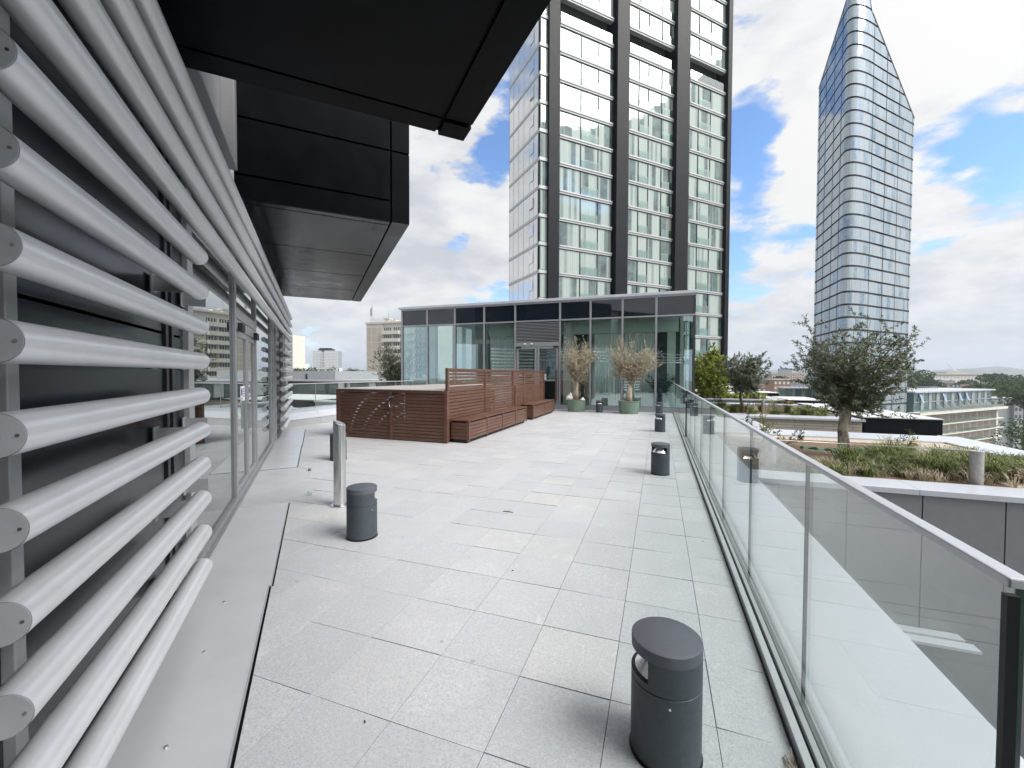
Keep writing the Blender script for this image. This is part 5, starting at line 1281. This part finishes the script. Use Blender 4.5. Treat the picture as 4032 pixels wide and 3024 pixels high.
# city : individually built houses
M_brick = brick_mat('red_brick', (.30, .14, .09), (.40, .22, .15), (.42, .38, .34), .6, .2, .02)
M_tiles = simple('brown_roof_tiles', (.16, .10, .08), .85, var=.2, sc=.6)
M_slate = simple('slate_roof', (.12, .125, .135), .7, var=.2, sc=.6)
def house(name, label, x, y, w, d, zt_, wall, roofm, flat=False, rot=0.0, rows=4, cols=5, zb=-30, wcol=None, group=None, cat='house'):
    t = thing(name, label, cat, (x, y, zb), rot, group); m = MB(); h = zt_ - zb; m.box(-w / 2, w / 2, 0, d, 0, h); m.build('wall', wall, t, local=True)
    m = MB()
    if flat: m.box(-w / 2 - .3, w / 2 + .3, -.3, d + .3, h, h + .5)
    else:
        rh = min(w, d) * .28; m.add([(-w / 2 - .3, -.3, h), (w / 2 + .3, -.3, h), (w / 2 + .3, d + .3, h), (-w / 2 - .3, d + .3, h), (-w / 2 - .3, d / 2, h + rh), (w / 2 + .3, d / 2, h + rh)], [(0, 1, 5, 4), (2, 3, 4, 5), (1, 2, 5), (3, 0, 4), (0, 3, 2, 1)])
    r_ = m.build('roof', roofm, t, local=True)
    if not flat:
        m = MB(); m.box(-w * .2, -w * .2 + 1.0, d / 2 - .6, d / 2 + .6, h + rh * .5, h + rh + 1.4); m.box(w * .3, w * .3 + 1.0, d / 2 - .6, d / 2 + .6, h + rh * .5, h + rh + 1.4); m.build('chimney', wall, r_, local=True)
    for r in range(rows):
        for c in range(cols):
            m = MB(); x0 = -w / 2 + w * (c + .25) / cols; m.box(x0, x0 + w / cols * .45, -.12, .0, h - 2.6 - 3 * r, h - 1.2 - 3 * r); m.build('window', wcol or M_signw, t, local=True)
    return t
house('brick_flats', 'red brick flats with white windows seen between the two olive trees', 70, 290, 9.0, 14, -1.5, M_brick, M_roofwht, True, .1, 6, 4, cat='building')
house('brick_flats', 'long red brick mansion block far behind the flats between the olives', 203, 812, 46, 20, 3.0, M_brick, M_ltgrey, True, .1, 3, 14, cat='building')
house('concrete_hall', 'wide grey concrete building on the skyline between the olives', 346, 1398, 30, 20, 19.0, M_loggia, M_loggia, True, 0, 1, 6, wcol=M_fwg, cat='building')
house('glass_block', 'small block with planted glass top storey right of the balcony building', 141, 242, 11, 12, -8.5, M_loggia, M_white, True, .35, 1, 3, wcol=M_winfar, cat='building')
house('grey_flats', 'grey flats with dark windows and balconies at the right edge', 150, 244, 9, 12, -11.2, M_loggia, M_loggia, True, .35, 5, 5, wcol=M_winfar, cat='building')
house('brick_terrace', 'low brick terrace with a white parapet behind the grey flats', 204, 349, 14, 10, -9.3, M_brick, M_white, True, .35, 2, 5, cat='building')
STD = thing('stadium_flats', 'long cream curved block with round windows on the horizon at right', 'building', (541, 1042, -30))
th = math.atan2(1061 - 1026, 594 - 495); RT2 = Matrix.Translation((490, 1024, 0)) @ Matrix.Rotation(th, 4, 'Z')
m = MB(); m.box(5, 105, 0, 30, -30, 0.5, RT2); m.build('body', M_cream, STD)
m = MB(); m.box(0, 108, -2, 34, 2.6, 5.0, RT2); m.box(35, 70, -1, 25, 5.0, 8.5, RT2); m.build('roof', M_beige, STD)
for q in range(14): m = MB(); m.box(10 + q * 6.8, 12.2 + q * 6.8, -.3, 0, -3.6, -1.4, RT2); m.build('window', M_fwg, STD)
m = MB(); m.box(5, 105, .5, 3, .5, 2.6, RT2); m.build('window_strip', M_fwg, STD)
m = MB(); m.tube([RT2 @ Vector((60, 5, 8)), RT2 @ Vector((42, 5, 24))], .9, 6); m.tube([RT2 @ Vector((60, 5, 5)), RT2 @ Vector((60, 5, 12))], 1.2, 6)
cr = thing('tower_crane', 'white luffing crane jib rising from the cream curved block', 'crane', (545, 1045, 5)); m.build('jib', M_fww, cr)
cols_ = ['brick', 'pale', 'grey', 'cream']; wm = {'brick': M_brick, 'pale': M_fww, 'grey': M_loggia, 'cream': M_cream}
ordn = ['first', 'second', 'third', 'fourth', 'fifth', 'sixth', 'seventh', 'eighth', 'ninth', 'tenth', 'eleventh', 'twelfth']
def pol(az, d): return (d * math.sin(R(az)), d * math.cos(R(az)))
for row, (az0, az1, d, z0, nm) in enumerate([(24.6, 31.8, 420, -13.0, 'just above the balcony building roof'), (24.8, 31.6, 520, -10.5, 'in the middle row of the town at right'), (25.5, 30.5, 680, -9.0, 'in the row below the cream curved block'), (11.5, 16.0, 430, -9.5, 'low between the second olive and the prow tower')]):
    nn = 9 if row < 3 else 5
    for k in range(nn):
        az = az0 + (az1 - az0) * (k + .3 * random.random()) / nn; x, y = pol(az, d * random.uniform(.96, 1.05)); c = cols_[(k * 7 + row * 3) % 4]
        house('town_house', f'{c} walled house, {ordn[k]} from the left {nm}', x, y, random.uniform(10, 24), 12, z0 + random.uniform(-1.5, 1.2), wm[c], M_tiles if k % 2 else M_slate, k % 3 == 0, -R(az) + random.uniform(-.2, .2), 2, 5, group='houses of the low town')
# tree masses
def blobtree(name, label, x, y, zc, rx, rz, n, leaf, mat=M_farleaf, zb=-30, lobes=9, kind=None, cat='tree', group=None):
    t = thing(name, label, cat, (x, y, zb), 0, group)
    P_, D_ = [], []; lb = []
    for _ in range(lobes):
        a = random.uniform(0, 6.28); rr = random.uniform(0, .62); lb.append((x + rx * rr * math.cos(a), y + rx * rr * math.sin(a), zc + rz * random.uniform(-.45, .55), random.uniform(.32, .5)))
    lb = np.array(lb); k = rng.integers(0, lobes, n); v = rng.normal(size=(n, 3)); v /= np.linalg.norm(v, axis=1, keepdims=True)
    rad = (lb[k, 3] * rng.uniform(.78, 1.06, n))[:, None]; Pn = lb[k, :3] + v * rad * np.array([rx, rx, rz])
    D2 = v + rng.normal(0, .5, (n, 3)); V, F = leafset(Pn, D2, leaf, leaf * .75, .1)
    np_mesh('crown', V, F, mat, t)
    m = MB(); m.tube([(x, y, zb), (x, y, zc)], [rx * .06, rx * .035], 7)
    for q in range(lobes): m.tube([(x, y, zc - rz * .8), tuple(lb[q, :3])], [rx * .03, rx * .01], 4, caps=False)
    m.build('trunk', M_twig, t); return t
k = 0
for az in np.linspace(-48, -31.5, 17):
    x, y = pol(az, 255 + random.uniform(-15, 15))
    blobtree('park_tree', f'round green park tree, {ordn[k] if k < 12 else str(k + 1) + "th"} from the left of the belt before the white block', x, y, -3.5 + random.uniform(-1, 1.2), 7.5, 8.5, 1700, 1.0, group='belt of park trees at left'); k += 1
for i, (az, d, zc, rx, rz, lab) in enumerate([(24.3, 470, -2, 16, 8, 'broad dark tree just right of the prow tower'), (25.4, 430, -6, 11, 6, 'smaller dark tree below the broad one right of the prow tower'), (30.4, 380, -6, 11, 6, 'dark green tree under the right end of the cream block'), (31.4, 420, -5.0, 16, 7, 'large green tree at the right edge near the horizon'), (30.2, 520, -3, 14, 6, 'green tree on the horizon right of the cream block'), (29.2, 330, -7.5, 9, 5, 'bushy tree above the balcony building roof end'),
        (31.6, 260, -7, 8, 6, 'tree at the right edge above the grey flats'), (32.0, 140, -13, 7, 5.5, 'large bushy tree filling the right edge below the flats'), (30.5, 125, -16.5, 6.5, 5, 'leafy tree in front of the grey flats, behind the white coping'), (28.0, 560, -7, 10, 4, 'low tree among the houses below the cream block'), (13.3, 330, -4, 7, 5, 'dark tree beside the red brick flats between the olives'), (33.2, 330, -7, 14, 7, 'tree cut by the right edge at middle distance')]):
    x, y = pol(az, d); blobtree('town_tree', lab, x, y, zc, rx, rz, 2200 if d < 200 else 1500, max(.45, d / 300), group='trees in the low town')
# hills, ground
m = MB(); vs = []; NZ = 90
for i in range(NZ + 1):
    az = -70 + 125 * i / NZ
    for j, (d, hf) in enumerate(((3300, 0), (4200, .75), (5200, 1), (6500, .3))):
        hgt = -30 + hf * (88 + 14 * math.sin(az * .9) + 7 * math.sin(az * 2.3 + 1) + 3 * math.sin(az * 9)) * (1 if az > -20 else .75)
        x, y = pol(az, d); vs.append((x, y, hgt))
fs = [(i * 4 + j, i * 4 + j + 1, (i + 1) * 4 + j + 1, (i + 1) * 4 + j) for i in range(NZ) for j in range(3)]
m.add(vs, fs, None, True); hb = NB('wooded_hills'); hb.set(base=hb.ramp(hb.noise(.012, 6, .65), [(.35, (.05, .085, .035)), (.5, (.10, .13, .07)), (.62, (.26, .25, .22))]), rough=.9); tag(m.build('hills', hb.m, angle=180), kind='structure')
gm = NB('town_ground'); n_a = gm.noise(.010, 7, .7); n_b = gm.noise(.06, 5, .7)
gm.set(base=gm.mix(gm.ramp(n_b, [(.45, 0.0), (.55, 1.0)]), gm.ramp(n_a, [(.4, (.05, .085, .03)), (.6, (.14, .15, .11))]), (.22, .20, .18)), rough=.95)
m = MB(); m.box(-9000, 9000, -2000, 9000, -31, -30); tag(m.build('ground', gm.m), kind='structure')
# woods near the horizon as one mass
Pw, Dw = [], []
N_ = 26000; az = rng.uniform(-55, 40, N_); d = 500 + 2700 * rng.random(N_) ** .8; patch = np.sin(az * 1.9 + d * .004) + np.sin(az * .7 - d * .009) > -.1
az, d = az[patch], d[patch]; hgt = -30 + rng.random(len(az)) ** .5 * (10 + d * .0065)
P_ = np.stack([d * np.sin(np.radians(az)), d * np.cos(np.radians(az)), hgt], 1); keep = ~((az > 23.5) & (az < 30.5) & (d < 1150))
P_ = P_[keep]; V, F = leafset(P_, rng.normal(size=P_.shape) + np.array([0, 0, .3]), 9.0, 7.5, .1); tag(np_mesh('far_woods', V, F, M_farleaf), 'far-off woods and gardens along the horizon', 'woods', kind='stuff')

# ------------------------------------------------------------------ small things lying on the paving
def debris(name, label, cat, m, mat, loc, rz=0):
    o = m.build(name, mat, angle=180); o.location = loc; o.rotation_euler = (0, 0, rz); return tag(o, label, cat)
m = MB(); m.tube([(-.06, 0, .006), (0, .004, .010), (.07, -.006, .006)], [.004, .006, .003], 6); debris('twig', 'small brown twig lying in the middle of the paving', 'twig', m, M_twig, (-1.73, 4.72, 0), .1)
m = MB(); m.lathe([(0, 0), (.032, .002), (.037, .03), (.034, .055), (.028, .058), (.028, .01), (0, .008)], 20); debris('glass_jar', 'small clear glass jar left on the paving near the steel bollard', 'jar', m, M_gl_bal, (-4.55, 4.42, .002))
m = MB(); m.lathe([(0, 0), (.02, .004), (.03, .022), (.024, .042), (0, .052)], 12); debris('pebble', 'round brown pebble on the paving by the far metal plate', 'pebble', m, M_bark, (-5.70, 5.55, .002))
for i, (x, y, lab) in enumerate([(-1.17, 3.32, 'tiny black scrap on a joint in the middle of the paving'), (.44, 4.57, 'tiny black scrap near the balustrade channel'), (-1.33, 1.62, 'tiny dark speck on the near left slabs')]):
    m = MB(); m.tube([(-.007, 0, .003), (.008, .003, .003)], [.004, .002], 6); debris('scrap', lab, 'scrap', m, M_gasket, (x, y, .001), i * 1.1)
m = MB()
for q in range(26):
    a = random.uniform(0, 6.28); m.tube([(random.uniform(-.03, .03), random.uniform(-.1, .1), .002), (random.uniform(-.03, .03), random.uniform(-.12, .12), random.uniform(.01, .035))], .0015, 3, caps=False)
debris('dry_moss', 'tuft of dry straw caught beside the balustrade channel at bottom right', 'straw', m, M_deadleaf, (.56, 2.02, .0))

# ------------------------------------------------------------------ thin air
m = MB(); m.box(-9500, 9500, -2500, 9500, -32, 140); hzm = bpy.data.materials.new('haze_air'); hzm.use_nodes = True; t_ = hzm.node_tree
t_.nodes.remove(t_.nodes['Principled BSDF']); pv = t_.nodes.new('ShaderNodeVolumePrincipled'); pv.inputs['Color'].default_value = (.80, .88, 1, 1); pv.inputs['Density'].default_value = .00019; pv.inputs['Anisotropy'].default_value = .2
t_.links.new(pv.outputs[0], t_.nodes['Material Output'].inputs['Volume']); hb_ = m.build('haze', hzm); tag(hb_, 'thin pale haze over the town', 'haze', kind='stuff')
